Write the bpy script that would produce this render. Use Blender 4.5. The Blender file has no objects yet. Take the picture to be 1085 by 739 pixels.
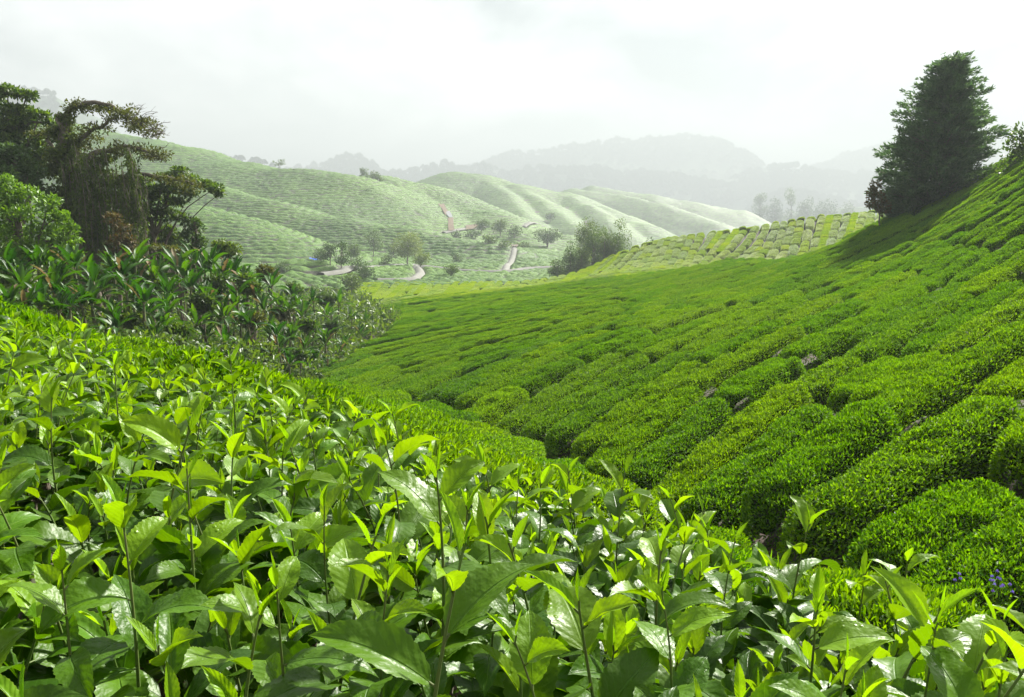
import bpy, math, random
import numpy as np
from mathutils import Vector, Matrix

random.seed(7)
RNG = np.random.default_rng(7)
scene = bpy.context.scene
COL = scene.collection

# ------------------------------------------------------------------ camera model
PW, PH, F = 1085.0, 739.0, 852.0
PITCH = math.atan((369.5 - 215.0) / F)
CP, SP = math.cos(PITCH), math.sin(PITCH)

def at(px, py, Y):
    a = (px - 542.5) / F
    b = (369.5 - py) / F
    s = Y / (CP + b * SP)
    return (a * s, Y, (-SP + b * CP) * s)

def project(X, Y, Z):
    d = Y * CP - Z * SP
    return 542.5 + F * X / d, 369.5 - F * (Y * SP + Z * CP) / d

# ------------------------------------------------------------------ object helpers
def tag(o, label=None, cat=None, group=None, kind=None):
    if label: o['label'] = label
    if cat: o['category'] = cat
    if group: o['group'] = group
    if kind: o['kind'] = kind
    return o

def link(o, parent=None):
    COL.objects.link(o)
    if parent is not None: o.parent = parent
    return o

def empty(name, loc):
    o = bpy.data.objects.new(name, None)
    o.location = loc
    o.empty_display_size = 0.2
    return link(o)

class MB:
    """collects vertex / face arrays and links them as one mesh object"""
    def __init__(self):
        self.v, self.f, self.m, self.uv, self.at = [], {3: [], 4: []}, {3: [], 4: []}, [], []
        self.n = 0
    def add(self, V, Fc, mat=0, uv=None, att=None):
        V = np.asarray(V, dtype=np.float64).reshape(-1, 3)
        Fc = np.asarray(Fc, dtype=np.int64)
        k = Fc.shape[1]
        self.v.append(V)
        self.f[k].append(Fc + self.n)
        self.m[k].append(np.full(len(Fc), mat, dtype=np.int32))
        self.uv.append(np.zeros((len(V), 2)) if uv is None else np.asarray(uv))
        self.at.append(np.full(len(V), 0.0 if att is None else att) if np.isscalar(att) or att is None else np.asarray(att))
        self.n += len(V)
    def mesh(self, name, mats, smooth=True):
        V = np.concatenate(self.v) if self.v else np.zeros((0, 3))
        me = bpy.data.meshes.new(name)
        f3 = np.concatenate(self.f[3]) if self.f[3] else np.zeros((0, 3), int)
        f4 = np.concatenate(self.f[4]) if self.f[4] else np.zeros((0, 4), int)
        loops = np.concatenate([f3.ravel(), f4.ravel()]).astype(np.int32)
        starts = np.concatenate([np.arange(len(f3)) * 3, len(f3) * 3 + np.arange(len(f4)) * 4]).astype(np.int32)
        me.vertices.add(len(V)); me.vertices.foreach_set('co', V.astype(np.float32).ravel())
        me.loops.add(len(loops)); me.loops.foreach_set('vertex_index', loops)
        me.polygons.add(len(starts)); me.polygons.foreach_set('loop_start', starts)
        mi = np.concatenate(self.m[3] + self.m[4]) if (self.m[3] or self.m[4]) else np.zeros(0, np.int32)
        me.polygons.foreach_set('material_index', mi.astype(np.int32))
        me.polygons.foreach_set('use_smooth', np.full(len(starts), smooth))
        uv = np.concatenate(self.uv)
        if np.any(uv):
            l = me.uv_layers.new(name='UVMap')
            l.data.foreach_set('uv', uv[loops].astype(np.float32).ravel())
        a = np.concatenate(self.at)
        if np.any(a):
            t = me.attributes.new('age', 'FLOAT', 'POINT')
            t.data.foreach_set('value', a.astype(np.float32))
        for m in mats: me.materials.append(m)
        me.update(calc_edges=True)
        return me
    def build(self, name, mats, parent=None, smooth=True):
        return link(bpy.data.objects.new(name, self.mesh(name, mats, smooth)), parent)

def grid_faces(nr, nc):
    i = np.arange(nr - 1)[:, None] * nc + np.arange(nc - 1)[None, :]
    i = i.ravel()
    return np.stack([i, i + 1, i + nc + 1, i + nc], 1)

def tube(mb, pts, rad, sides=6, mat=0, att=0.0):
    pts = np.asarray(pts, float)
    n = len(pts)
    rad = np.full(n, rad) if np.isscalar(rad) else np.asarray(rad, float)
    T = np.gradient(pts, axis=0)
    T /= np.linalg.norm(T, axis=1)[:, None] + 1e-12
    ref = np.array([0.0, 0.0, 1.0]) if abs(T[:, 2]).mean() < 0.8 else np.array([1.0, 0.0, 0.0])
    A = np.cross(T, ref); A /= np.linalg.norm(A, axis=1)[:, None] + 1e-12
    B = np.cross(T, A)
    th = np.arange(sides) * 2 * math.pi / sides
    V = pts[:, None, :] + rad[:, None, None] * (A[:, None, :] * np.cos(th)[None, :, None] + B[:, None, :] * np.sin(th)[None, :, None])
    V = V.reshape(-1, 3)
    fs = []
    for i in range(n - 1):
        for j in range(sides):
            k = (j + 1) % sides
            fs.append((i * sides + j, i * sides + k, (i + 1) * sides + k, (i + 1) * sides + j))
    mb.add(V, fs, mat, att=att)

def norm(a):
    return a / (np.linalg.norm(a, axis=-1, keepdims=True) + 1e-12)

def leaf_cloud(mb, P, D, N, L, W, mat=0, fold=0.25, age=None, pointy=True):
    """many small folded leaves: P base points, D growth direction, N face normal, L length, W width"""
    n = len(P)
    D = norm(D)
    S = norm(np.cross(D, N))
    U = np.cross(S, D)
    L = np.broadcast_to(np.asarray(L, float), (n,))[:, None]
    W = np.broadcast_to(np.asarray(W, float), (n,))[:, None]
    up = U * W * fold
    v = np.stack([P, P + D * L * .32 + S * W * .5 + up, P + D * L * .7 + S * W * .36 + up,
                  P + D * L * (1.0), P + D * L * .7 - S * W * .36 + up, P + D * L * .32 - S * W * .5 + up], 1)
    b = np.arange(n)[:, None] * 6
    f = np.concatenate([b + np.array([[0, 1, 2, 3]]), b + np.array([[0, 3, 4, 5]])])
    att = None if age is None else np.repeat(age, 6)
    mb.add(v.reshape(-1, 3), f, mat, att=att)

def rand_unit(n):
    return norm(RNG.normal(size=(n, 3)))

# cheap smooth value noise (numpy), for shapes
_P = RNG.random((64, 64))
def vnoise(x, y):
    x = np.asarray(x, float); y = np.asarray(y, float)
    xi = np.floor(x).astype(int); yi = np.floor(y).astype(int)
    fx = x - xi; fy = y - yi
    fx = fx * fx * (3 - 2 * fx); fy = fy * fy * (3 - 2 * fy)
    g = lambda a, b: _P[a & 63, b & 63]
    return (g(xi, yi) * (1 - fx) * (1 - fy) + g(xi + 1, yi) * fx * (1 - fy) + g(xi, yi + 1) * (1 - fx) * fy + g(xi + 1, yi + 1) * fx * fy) * 2 - 1
def fbm(x, y, o=4):
    s, a = 0, 1.0
    for i in range(o):
        s = s + a * vnoise(x * 2 ** i + 17.3 * i, y * 2 ** i + 5.1 * i); a *= .5
    return s

# ------------------------------------------------------------------ materials
def new_mat(name):
    m = bpy.data.materials.new(name); m.use_nodes = True
    nt = m.node_tree; nt.nodes.clear()
    out = nt.nodes.new('ShaderNodeOutputMaterial')
    return m, nt, out

def N(nt, typ, **kw):
    n = nt.nodes.new(typ)
    for k, v in kw.items():
        if k.startswith('i_'):
            n.inputs[k[2:].replace('_', ' ')].default_value = v
        else: setattr(n, k, v)
    return n

def mixc(nt, fac, a, b, blend='MIX'):
    n = nt.nodes.new('ShaderNodeMix'); n.data_type = 'RGBA'; n.blend_type = blend
    for sock, val in ((n.inputs[0], fac), (n.inputs[6], a), (n.inputs[7], b)):
        if hasattr(val, 'type') and hasattr(val, 'is_linked'): nt.links.new(val, sock)
        elif isinstance(val, (tuple, list)): sock.default_value = (*val, 1) if len(val) == 3 else val
        else: sock.default_value = val
    return n.outputs[2]

def mathn(nt, op, a, b=None, c=None, clamp=False):
    n = nt.nodes.new('ShaderNodeMath'); n.operation = op; n.use_clamp = clamp
    for i, v in enumerate((a, b, c)):
        if v is None: continue
        if hasattr(v, 'is_linked'): nt.links.new(v, n.inputs[i])
        else: n.inputs[i].default_value = v
    return n.outputs[0]

def maprange(nt, v, a, b, c=0.0, d=1.0):
    n = nt.nodes.new('ShaderNodeMapRange')
    nt.links.new(v, n.inputs[0])
    for i, x in enumerate((a, b, c, d)): n.inputs[i + 1].default_value = x
    return n.outputs[0]

def noise(nt, scale, coord='Object', detail=3.0, rough=.55):
    tc = nt.nodes.new('ShaderNodeTexCoord') if coord != 'World' else nt.nodes.new('ShaderNodeNewGeometry')
    n = nt.nodes.new('ShaderNodeTexNoise')
    n.inputs['Scale'].default_value = scale; n.inputs['Detail'].default_value = detail; n.inputs['Roughness'].default_value = rough
    nt.links.new(tc.outputs['Position' if coord == 'World' else coord], n.inputs['Vector'])
    return n.outputs['Fac']

def foliage(name, c1, c2, trans=.3, tcol=None, rough=.45, spec=.35, patch=None, objvar=.18):
    """leaves: base colour varies leaf by leaf, plant by plant and in patches; light passes through"""
    m, nt, out = new_mat(name)
    g = nt.nodes.new('ShaderNodeNewGeometry')
    oi = nt.nodes.new('ShaderNodeObjectInfo')
    col = mixc(nt, g.outputs['Random Per Island'], c1, c2)
    br = maprange(nt, oi.outputs['Random'], 0, 1, 1 - objvar, 1 + objvar)
    if patch:
        pn = noise(nt, patch[0], 'World')
        col = mixc(nt, maprange(nt, pn, .42, .62, 0, patch[2] if len(patch) > 2 else .8), col, patch[1])
    hs = N(nt, 'ShaderNodeHueSaturation')
    nt.links.new(col, hs.inputs['Color']); nt.links.new(br, hs.inputs['Value'])
    nt.links.new(maprange(nt, oi.outputs['Random'], 0, 1, .512, .49), hs.inputs['Hue'])
    col = hs.outputs['Color']
    p = N(nt, 'ShaderNodeBsdfPrincipled', i_Roughness=rough)
    p.inputs['Specular IOR Level'].default_value = spec
    nt.links.new(col, p.inputs['Base Color'])
    t = nt.nodes.new('ShaderNodeBsdfTranslucent')
    tc = mixc(nt, 1.0, col, tcol or (1.9, 1.7, .6), 'MULTIPLY')
    nt.links.new(tc, t.inputs['Color'])
    mx = nt.nodes.new('ShaderNodeMixShader'); mx.inputs[0].default_value = trans
    nt.links.new(p.outputs[0], mx.inputs[1]); nt.links.new(t.outputs[0], mx.inputs[2])
    nt.links.new(mx.outputs[0], out.inputs['Surface'])
    return m

def plain(name, c1, c2=None, scale=3.0, rough=.8, bump=0.0, bscale=None, coord='Object', spec=.3):
    m, nt, out = new_mat(name)
    p = N(nt, 'ShaderNodeBsdfPrincipled', i_Roughness=rough)
    p.inputs['Specular IOR Level'].default_value = spec
    f = noise(nt, scale, coord, 5.0)
    nt.links.new(mixc(nt, maprange(nt, f, .35, .65), c1, c2 or c1), p.inputs['Base Color'])
    if bump:
        b = N(nt, 'ShaderNodeBump', i_Strength=1.0, i_Distance=bump)
        nt.links.new(noise(nt, bscale or scale * 3, coord, 6.0), b.inputs['Height'])
        nt.links.new(b.outputs[0], p.inputs['Normal'])
    nt.links.new(p.outputs[0], out.inputs['Surface'])
    return m

M = {}
M['soil'] = plain('soil', (.07, .045, .028), (.035, .05, .02), 1.2, .95, .05, 6.0, 'World')
M['bush'] = foliage('tea_bush_leaves', (.020, .075, .001), (.140, .265, .001), .42, (1.9, 1.8, .2), .5, .15, (.22, (.15, .29, .002), .15), .12)
M['pale_sunlit_bush'] = foliage('pale_sunlit_tea_bush_leaves', (.09, .165, .004), (.25, .36, .010), .42, (1.9, 1.75, .3), .5, .3, (.12, (.20, .31, .02), .3), .10)  # paler growth, with the sunlit glow of the hill painted into the colour
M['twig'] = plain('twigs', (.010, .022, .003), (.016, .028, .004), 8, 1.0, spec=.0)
M['bark'] = plain('bark', (.09, .07, .05), (.16, .14, .11), 4, .9, .03, 12)
M['palebark'] = plain('pale_bark', (.3, .28, .24), (.2, .18, .15), 4, .9, .03, 12)
M['cone'] = foliage('dark_conifer_needles', (.03, .08, .03), (.085, .15, .06), .32, (1.5, 1.5, .8), .55, .3)
M['darkleaf'] = foliage('dark_jungle_leaves', (.02, .055, .006), (.09, .15, .015), .36, (1.9, 1.8, .6), .45, .4)
M['moss'] = foliage('mossy_leaves', (.035, .05, .01), (.09, .115, .02), .3, (1.7, 1.5, .6), .6, .25)
M['bright'] = foliage('bright_tree_leaves', (.045, .12, .006), (.10, .21, .01), .35, (1.8, 1.7, .5), .45, .35)
M['rust'] = foliage('rusty_leaves', (.11, .06, .02), (.07, .09, .02), .3, (1.6, 1.3, .6), .6, .25)
M['vine'] = foliage('hanging_vine_leaves', (.035, .06, .008), (.085, .13, .012), .35, (1.6, 1.5, .6), .6, .25)
M['banana'] = foliage('banana_leaves', (.012, .052, .002), (.05, .13, .004), .34, (2.2, 2.0, .3), .48, .25)
M['deadleaf'] = foliage('dead_banana_leaves', (.16, .12, .06), (.09, .09, .04), .3, (1.3, 1.2, .8), .7, .2)
M['stalk'] = plain('green_stalk', (.06, .09, .03), (.12, .1, .05), 3, .6)
M['mid'] = foliage('valley_tree_leaves', (.04, .085, .02), (.075, .13, .03), .3, (1.7, 1.6, .6), .5, .3)
M['pale'] = foliage('pale_tree_leaves', (.13, .19, .05), (.18, .25, .07), .35, (1.4, 1.3, .6), .5, .3)
M['forest'] = foliage('far_forest_leaves', (.03, .06, .022), (.055, .09, .03), .2, (1.5, 1.4, .7), .6, .2)
M['road'] = plain('packed_earth_road', (.17, .17, .15), (.13, .13, .11), .5, .9, 0, None, 'World')
M['scar'] = plain('bare_red_earth', (.12, .085, .055), (.09, .07, .04), .3, .95, 0, None, 'World')
M['grey'] = plain('grey_sheeting', (.09, .1, .105), (.07, .08, .085), .3, .6)
M['white'] = plain('white_paint', (.75, .74, .7), (.6, .58, .54), 2, .6)
M['roof'] = plain('rusty_roof', (.25, .17, .13), (.35, .3, .27), 2, .7)
M['blue'] = plain('blue_tarpaulin', (.02, .09, .6), (.04, .14, .7), 2, .5)
M['flower'] = foliage('violet_petals', (.2, .13, .65), (.3, .2, .75), .3, (1, 1, 1), .6, .2)

def hill_mat():
    m, nt, out = new_mat('tea_rows_canopy')
    pos = nt.nodes.new('ShaderNodeNewGeometry')
    n1 = noise(nt, .02, 'World', 4.0); n2 = noise(nt, 1.6, 'World', 3.0); n3 = noise(nt, .35, 'World', 3.0)
    col = mixc(nt, maprange(nt, n1, .4, .62), (.03, .11, .002), (.08, .185, .003))
    col = mixc(nt, maprange(nt, n2, .35, .7), col, (.115, .235, .006))
    col = mixc(nt, maprange(nt, n3, .55, .75, 0, .5), col, (.03, .07, .012))
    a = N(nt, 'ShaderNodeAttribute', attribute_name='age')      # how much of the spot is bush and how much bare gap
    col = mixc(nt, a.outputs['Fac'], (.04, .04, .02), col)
    p = N(nt, 'ShaderNodeBsdfPrincipled', i_Roughness=.6)
    p.inputs['Specular IOR Level'].default_value = .25
    nt.links.new(col, p.inputs['Base Color'])
    b = N(nt, 'ShaderNodeBump', i_Strength=1.0, i_Distance=.5)
    nt.links.new(noise(nt, 2.2, 'World', 5.0, .7), b.inputs['Height'])
    nt.links.new(b.outputs[0], p.inputs['Normal'])
    t = nt.nodes.new('ShaderNodeBsdfTranslucent')
    nt.links.new(mixc(nt, 1.0, col, (1.7, 1.6, .6), 'MULTIPLY'), t.inputs['Color'])
    mx = nt.nodes.new('ShaderNodeMixShader'); mx.inputs[0].default_value = .2
    nt.links.new(p.outputs[0], mx.inputs[1]); nt.links.new(t.outputs[0], mx.inputs[2])
    nt.links.new(mx.outputs[0], out.inputs['Surface'])
    return m
M['hill'] = hill_mat()

def tea_leaf_mat():
    """large wet tea leaf: midrib, side veins, blistered surface, water drops; colour runs from mature to young"""
    m, nt, out = new_mat('wet_tea_leaf')
    uvn = nt.nodes.new('ShaderNodeUVMap'); uvn.uv_map = 'UVMap'
    sx = nt.nodes.new('ShaderNodeSeparateXYZ'); nt.links.new(uvn.outputs[0], sx.inputs[0])
    u, v = sx.outputs[0], sx.outputs[1]
    ax = mathn(nt, 'ABSOLUTE', mathn(nt, 'MULTIPLY_ADD', u, 2.0, -1.0))
    g = nt.nodes.new('ShaderNodeNewGeometry'); oi = nt.nodes.new('ShaderNodeObjectInfo')
    age = N(nt, 'ShaderNodeAttribute', attribute_name='age').outputs['Fac']
    old = mixc(nt, g.outputs['Random Per Island'], (.008, .036, .0006), (.042, .105, .0008))
    yng = mixc(nt, g.outputs['Random Per Island'], (.085, .21, .002), (.19, .32, .003))
    col = mixc(nt, age, old, yng)
    tcn = nt.nodes.new('ShaderNodeTexCoord')
    bn = nt.nodes.new('ShaderNodeTexNoise'); bn.inputs['Scale'].default_value = 55; bn.inputs['Detail'].default_value = 3
    nt.links.new(tcn.outputs['Object'], bn.inputs['Vector'])
    col = mixc(nt, maprange(nt, bn.outputs['Fac'], .4, .7, 0, .35), col, mixc(nt, 1.0, col, (1.5, 1.35, 1.0), 'MULTIPLY'))
    # midrib and side veins
    rib = maprange(nt, ax, .02, .07, 1.0, 0.0)
    ph = mathn(nt, 'SUBTRACT', mathn(nt, 'MULTIPLY', v, 9.0), mathn(nt, 'MULTIPLY', mathn(nt, 'POWER', ax, .8), 2.1))
    saw = mathn(nt, 'ABSOLUTE', mathn(nt, 'SUBTRACT', mathn(nt, 'FRACT', ph), .5))     # 0.5 at a vein
    vein = maprange(nt, saw, .42, .5, 0.0, 1.3)
    vmask = mathn(nt, 'MAXIMUM', rib, mathn(nt, 'MULTIPLY', vein, maprange(nt, ax, .8, 1.0, .5, 0.0)))
    col = mixc(nt, mathn(nt, 'MULTIPLY', vmask, .5), col, mixc(nt, age, (.05, .13, .015), (.24, .38, .04)))
    edge = maprange(nt, ax, .93, 1.0, 0.0, .55)
    col = mixc(nt, edge, col, mixc(nt, age, (.06, .14, .01), (.28, .38, .03)))
    sp_n = nt.nodes.new('ShaderNodeTexNoise'); sp_n.inputs['Scale'].default_value = 38; sp_n.inputs['Detail'].default_value = 1
    nt.links.new(tcn.outputs['Object'], sp_n.inputs['Vector'])
    col = mixc(nt, maprange(nt, sp_n.outputs['Fac'], .79, .81), col, (.07, .035, .01))
    hs = N(nt, 'ShaderNodeHueSaturation')
    nt.links.new(col, hs.inputs['Color']); nt.links.new(maprange(nt, oi.outputs['Random'], 0, 1, .8, 1.25), hs.inputs['Value'])
    col = hs.outputs['Color']
    # relief
    puff = mathn(nt, 'MULTIPLY', maprange(nt, saw, 0.0, .5, 1.0, 0.0), maprange(nt, ax, .1, .5, 0.0, 1.0))
    vo = nt.nodes.new('ShaderNodeTexVoronoi'); vo.inputs['Scale'].default_value = 150
    nt.links.new(tcn.outputs['Object'], vo.inputs['Vector'])
    drop = maprange(nt, vo.outputs['Distance'], .12, .38, 1.0, 0.0)
    dn = nt.nodes.new('ShaderNodeTexNoise'); dn.inputs['Scale'].default_value = 30
    nt.links.new(tcn.outputs['Object'], dn.inputs['Vector'])
    drop = mathn(nt, 'MULTIPLY', drop, maprange(nt, dn.outputs['Fac'], .6, .7))
    h = mathn(nt, 'ADD', mathn(nt, 'MULTIPLY', puff, .22), mathn(nt, 'MULTIPLY', bn.outputs['Fac'], 3.0))
    h = mathn(nt, 'SUBTRACT', h, mathn(nt, 'MULTIPLY', rib, .8))
    b1 = N(nt, 'ShaderNodeBump', i_Strength=.8, i_Distance=.0013); nt.links.new(h, b1.inputs['Height'])
    b2 = N(nt, 'ShaderNodeBump', i_Strength=.8, i_Distance=.0012); nt.links.new(drop, b2.inputs['Height'])
    nt.links.new(b1.outputs[0], b2.inputs['Normal'])
    p = N(nt, 'ShaderNodeBsdfPrincipled')
    nt.links.new(maprange(nt, drop, 0, 1, .42, .2), p.inputs['Roughness'])
    p.inputs['Specular IOR Level'].default_value = .24
    nt.links.new(col, p.inputs['Base Color']); nt.links.new(b2.outputs[0], p.inputs['Normal'])
    t = nt.nodes.new('ShaderNodeBsdfTranslucent')
    nt.links.new(mixc(nt, 1.0, col, mixc(nt, age, (2.2, 2.1, .6), (1.9, 1.7, .7)), 'MULTIPLY'), t.inputs['Color'])
    nt.links.new(b1.outputs[0], t.inputs['Normal'])
    mx = nt.nodes.new('ShaderNodeMixShader')
    nt.links.new(maprange(nt, age, 0, 1, .3, .42), mx.inputs[0])
    nt.links.new(p.outputs[0], mx.inputs[1]); nt.links.new(t.outputs[0], mx.inputs[2])
    nt.links.new(mx.outputs[0], out.inputs['Surface'])
    return m
M['tealeaf'] = tea_leaf_mat()
M['teastem'] = plain('tea_stem', (.07, .13, .02), (.09, .1, .03), 20, .5)

# ------------------------------------------------------------------ terrain: canopy level S(X, Y)
CTRL = [
 # ravine line between the bank and the facing slope
 (1150,650,5.5),(1085,640,6),(900,600,7.6),(750,560,9.5),(690,528,11.6),(620,493,14.5),(560,460,17.5),(500,432,21),(400,413,28),(335,402,34),
 # bank towards the camera
 (1000,650,4.2),(1150,700,4),(850,630,4.5),(700,600,5),(600,500,9.5),(640,520,9),(500,470,10),(420,440,11),(300,412,10.5),(150,376,10),(0,337,9.5),(-150,290,9),
 (0,352,5),(200,400,5),(400,470,5),(500,520,4.5),(-200,300,5),(480,450,14),(400,425,17),(350,408,22),
 (540,700,2.6),(200,480,2.6),(0,420,2.6),(900,720,2.6),(-300,380,2.6),(1200,800,2.2),
 (540,1150,.8),(0,1000,.8),(1085,1250,.8),
 # facing slope
 (900,500,9.6),(1000,470,10),(1085,440,10.5),(1200,400,11),(1085,350,15.5),(1200,300,17),(1085,280,25),(1200,210,30),(1085,222,37),(1085,183,46),(1200,130,46),
 (950,400,15),(820,440,14),(800,370,21),(870,330,27),(960,300,31),(960,255,48),(1010,222,52),(932,236,62),(1000,205,62),(1085,160,62),(1200,110,62),
 (700,440,17),(650,385,24.5),(600,350,36),(700,322,43),(800,292,56),(870,268,72),(980,225,78),(1100,170,80),
 (560,400,24),(500,355,44),(430,345,56),(400,370,47),(360,388,40),(500,312,85),(600,300,84),(420,325,80),(700,288,84),(780,275,82),
 # beyond the first crest: dip, then the pale hill
 (870,276,92),(760,285,95),(820,268,108),(720,276,108),(640,288,108),(920,240,112),(930,227,124),(860,231,128),(780,242,130),(700,253,130),(650,270,130),(625,287,126),(560,300,126),
 (450,305,122),(400,312,115),(1050,225,125),(1200,225,125),
 # jungle ground
 (0,375,20),(200,400,22),(300,408,28),(0,350,30),(150,372,33),(280,392,40),(-200,270,35),(30,310,42),(120,325,46),(200,340,52),(320,350,60),(380,335,72),
 (-200,215,50),(0,265,55),(100,290,60),(220,318,72),(320,322,85),(350,318,110),(200,316,110),(0,290,110),(-200,230,110),(-300,200,80),
]
_u, _v, _q = [], [], []
for px, py, Y in CTRL:
    x, y, z = at(px, py, Y)
    _u.append(x / (y + 1.5) * 2.2); _v.append(math.log(y + 1.5)); _q.append(z / (y + 1.5))
_C = np.array([_u, _v]).T
def _phi(r2): return 0.5 * r2 * np.log(r2 + 1e-12)
_n = len(_C)
_K = _phi(((_C[:, None] - _C[None]) ** 2).sum(2)) + np.eye(_n) * 4e-4
_A = np.zeros((_n + 3, _n + 3)); _A[:_n, :_n] = _K
_A[:_n, _n] = 1; _A[:_n, _n + 1:] = _C; _A[_n:, :_n] = _A[:_n, _n:].T
_W = np.linalg.solve(_A, np.concatenate([_q, np.zeros(3)]))

def S_near(X, Y):
    X = np.asarray(X, float); Y = np.asarray(Y, float)
    sh = np.broadcast(X, Y).shape
    X = np.broadcast_to(X, sh).ravel(); Y = np.broadcast_to(Y, sh).ravel()
    w = np.abs(Y) + 1.5
    u = np.clip(X / w, -.95, .95) * 2.2
    Yc = np.clip(Y, 0.3, 150) + 1.5
    v = np.log(Yc)
    out = np.empty(len(X))
    for i in range(0, len(X), 60000):
        s = slice(i, i + 60000)
        r2 = (u[s, None] - _C[None, :, 0]) ** 2 + (v[s, None] - _C[None, :, 1]) ** 2
        out[s] = _phi(r2) @ _W[:_n] + _W[_n] + _W[_n + 1] * u[s] + _W[_n + 2] * v[s]
    return (out * Yc).reshape(sh)

# ridges: (steepness, roundness, [(px, py, distance) ...])
RIDGES = [
 (.50, 9, [(283,300,172),(305,288,174),(328,284,176),(365,297,178),(385,308,175)]),
 (.48, 14, [(60,205,290),(130,213,280),(205,223,265),(250,236,256),(300,257,242),(345,284,222)]),
 (.46, 22, [(60,128,520),(150,150,500),(190,158,480),(250,173,450),(330,185,430),(368,192,415),(400,215,390),(430,240,362),(458,262,335)]),
 (.52, 9, [(150,185,400),(205,192,380),(290,217,352),(370,236,332),(430,243,320),(520,262,292),(560,279,268)]),
 (.6, 7, [(250,190,440),(300,205,400),(350,222,370),(380,238,345)]),
 (.50, 20, [(366,192,440),(400,188,450),(440,198,450),(470,208,440),(520,228,408),(550,250,375),(580,280,320)]),
 (.62, 6, [(400,190,450),(440,216,410),(470,243,370),(505,264,335)]),
 (.45, 12, [(540,238,440),(565,251,410),(600,252,380),(640,268,350)]),
 (.60, 24, [(420,205,650),(445,197,640),(480,184,650),(510,187,650),(545,196,640),(600,206,640),(650,228,600),(700,250,550)]),
 (.62, 9, [(545,197,640),(575,214,590),(610,240,530)]),
 (.62, 9, [(510,188,650),(540,210,590),(560,235,530)]),
 (.62, 9, [(600,206,640),(625,220,590),(660,246,530)]),
 (.60, 14, [(610,200,760),(650,206,750),(700,216,720),(760,236,680)]),
 (.60, 14, [(630,197,800),(690,208,790),(780,222,780)]),
 (.60, 14, [(715,252,820),(790,238,850),(850,226,880),(960,218,900)]),
 (.55, 30, [(300,205,900),(380,197,900),(410,186,900),(450,181,900),(520,181,900),(600,183,910),(680,187,940),(760,197,950),(840,205,950)]),
 (.60, 30, [(470,185,1150),(540,168,1150),(600,162,1150),(640,154,1150),(700,149,1180),(750,150,1180),(775,165,1160),(800,190,1150)]),
 (.60, 24, [(770,205,980),(795,188,980),(820,177,980),(842,178,980),(860,186,980),(900,183,990),(960,190,990)]),
 (.55, 30, [(850,178,1250),(900,165,1250),(950,152,1250),(1010,140,1250),(1150,140,1250)]),
 (.60, 16, [(790,225,820),(830,205,830),(870,210,830),(930,222,830)]),
 (.70, 24, [(-150,84,880),(0,92,880),(30,98,880),(60,114,880),(80,134,870),(130,150,860),(200,168,850),(290,180,850),(330,186,860),(350,196,860)]),
 (.60, 24, [(240,185,960),(300,182,960),(345,178,960),(372,166,960),(395,180,950),(420,192,930)]),
]
_SEG = []
RIDGES = RIDGES[:8] + [(k, r * 1.3, [(px, py, 450 + (Y - 450) * 1.75) for px, py, Y in pl]) for k, r, pl in RIDGES[8:15]] + [(k, r * 2, [(px, py, Y * (1.9 if r == 24 and k == .7 else 2.8)) for px, py, Y in pl]) for k, r, pl in RIDGES[15:]]
for k, r, pl in RIDGES:
    P3 = [at(*p) for p in pl]
    for a, b in zip(P3[:-1], P3[1:]): _SEG.append((k, r, a, b))

RIDGES_FAR = 15
def hill_raw(X, Y):
    sh = X.shape
    X = X.ravel(); Y = Y.ravel()
    fl = np.interp(Y, [0, 150, 230, 320, 420, 600, 1000, 4500], [-15, -15, -18.5, -21, -26, -38, -62, -120])
    H = fl + fbm(X / 45, Y / 45, 3) * np.clip((Y - 130) / 100, 0, 1) * 1.0
    for k, r, a, b in _SEG:
        dx, dy = b[0] - a[0], b[1] - a[1]
        L2 = dx * dx + dy * dy
        R = (75 if a[1] < 480 else 170 if a[1] < 1150 else 330) / k + 60
        sel = np.nonzero((X > min(a[0], b[0]) - R) & (X < max(a[0], b[0]) + R) & (Y > min(a[1], b[1]) - R) & (Y < max(a[1], b[1]) + R))[0]
        if not len(sel): continue
        x, y = X[sel], Y[sel]
        t = np.clip(((x - a[0]) * dx + (y - a[1]) * dy) / L2, 0, 1)
        d2 = (x - a[0] - t * dx) ** 2 + (y - a[1] - t * dy) ** 2
        z = a[2] + t * (b[2] - a[2]) - k * (np.sqrt(d2 + r * r) - r)
        h = H[sel]; sm = 2.0
        H[sel] = .5 * (h + z + np.sqrt((h - z) ** 2 + sm * sm)) - 0.0
    wob = fbm(X / 30 + 9, Y / 30, 3)
    H += wob * np.clip((Y - 180) / 300, 0, 1) * 1.3
    far = np.clip((Y - 1150) / 120, 0, 1)
    H += far * fbm(X / 120, Y / 120, 4) * 13
    return H.reshape(sh)

def S(X, Y):
    X = np.asarray(X, float); Y = np.asarray(Y, float)
    X, Y = np.broadcast_arrays(X, Y)
    w = np.clip((Y - 128) / 28, 0, 1); w = w * w * (3 - 2 * w)
    out = np.zeros(X.shape)
    nm = w < 1
    if nm.any(): out[nm] += (1 - w[nm]) * S_near(X[nm], Y[nm])
    fm = w > 0
    if fm.any(): out[fm] += w[fm] * hill_raw(X[fm], Y[fm])
    return out
def S1(x, y): return float(S(np.array([x]), np.array([y]))[0])

# roads, given as pixel + distance, laid on the ground
def near_poly(X, Y, pl):
    d = np.full(X.shape, 1e9)
    for a, b in zip(pl[:-1], pl[1:]):
        dx, dy = b[0] - a[0], b[1] - a[1]
        t = np.clip(((X - a[0]) * dx + (Y - a[1]) * dy) / (dx * dx + dy * dy + 1e-9), 0, 1)
        d = np.minimum(d, np.hypot(X - a[0] - t * dx, Y - a[1] - t * dy))
    return d

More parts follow.
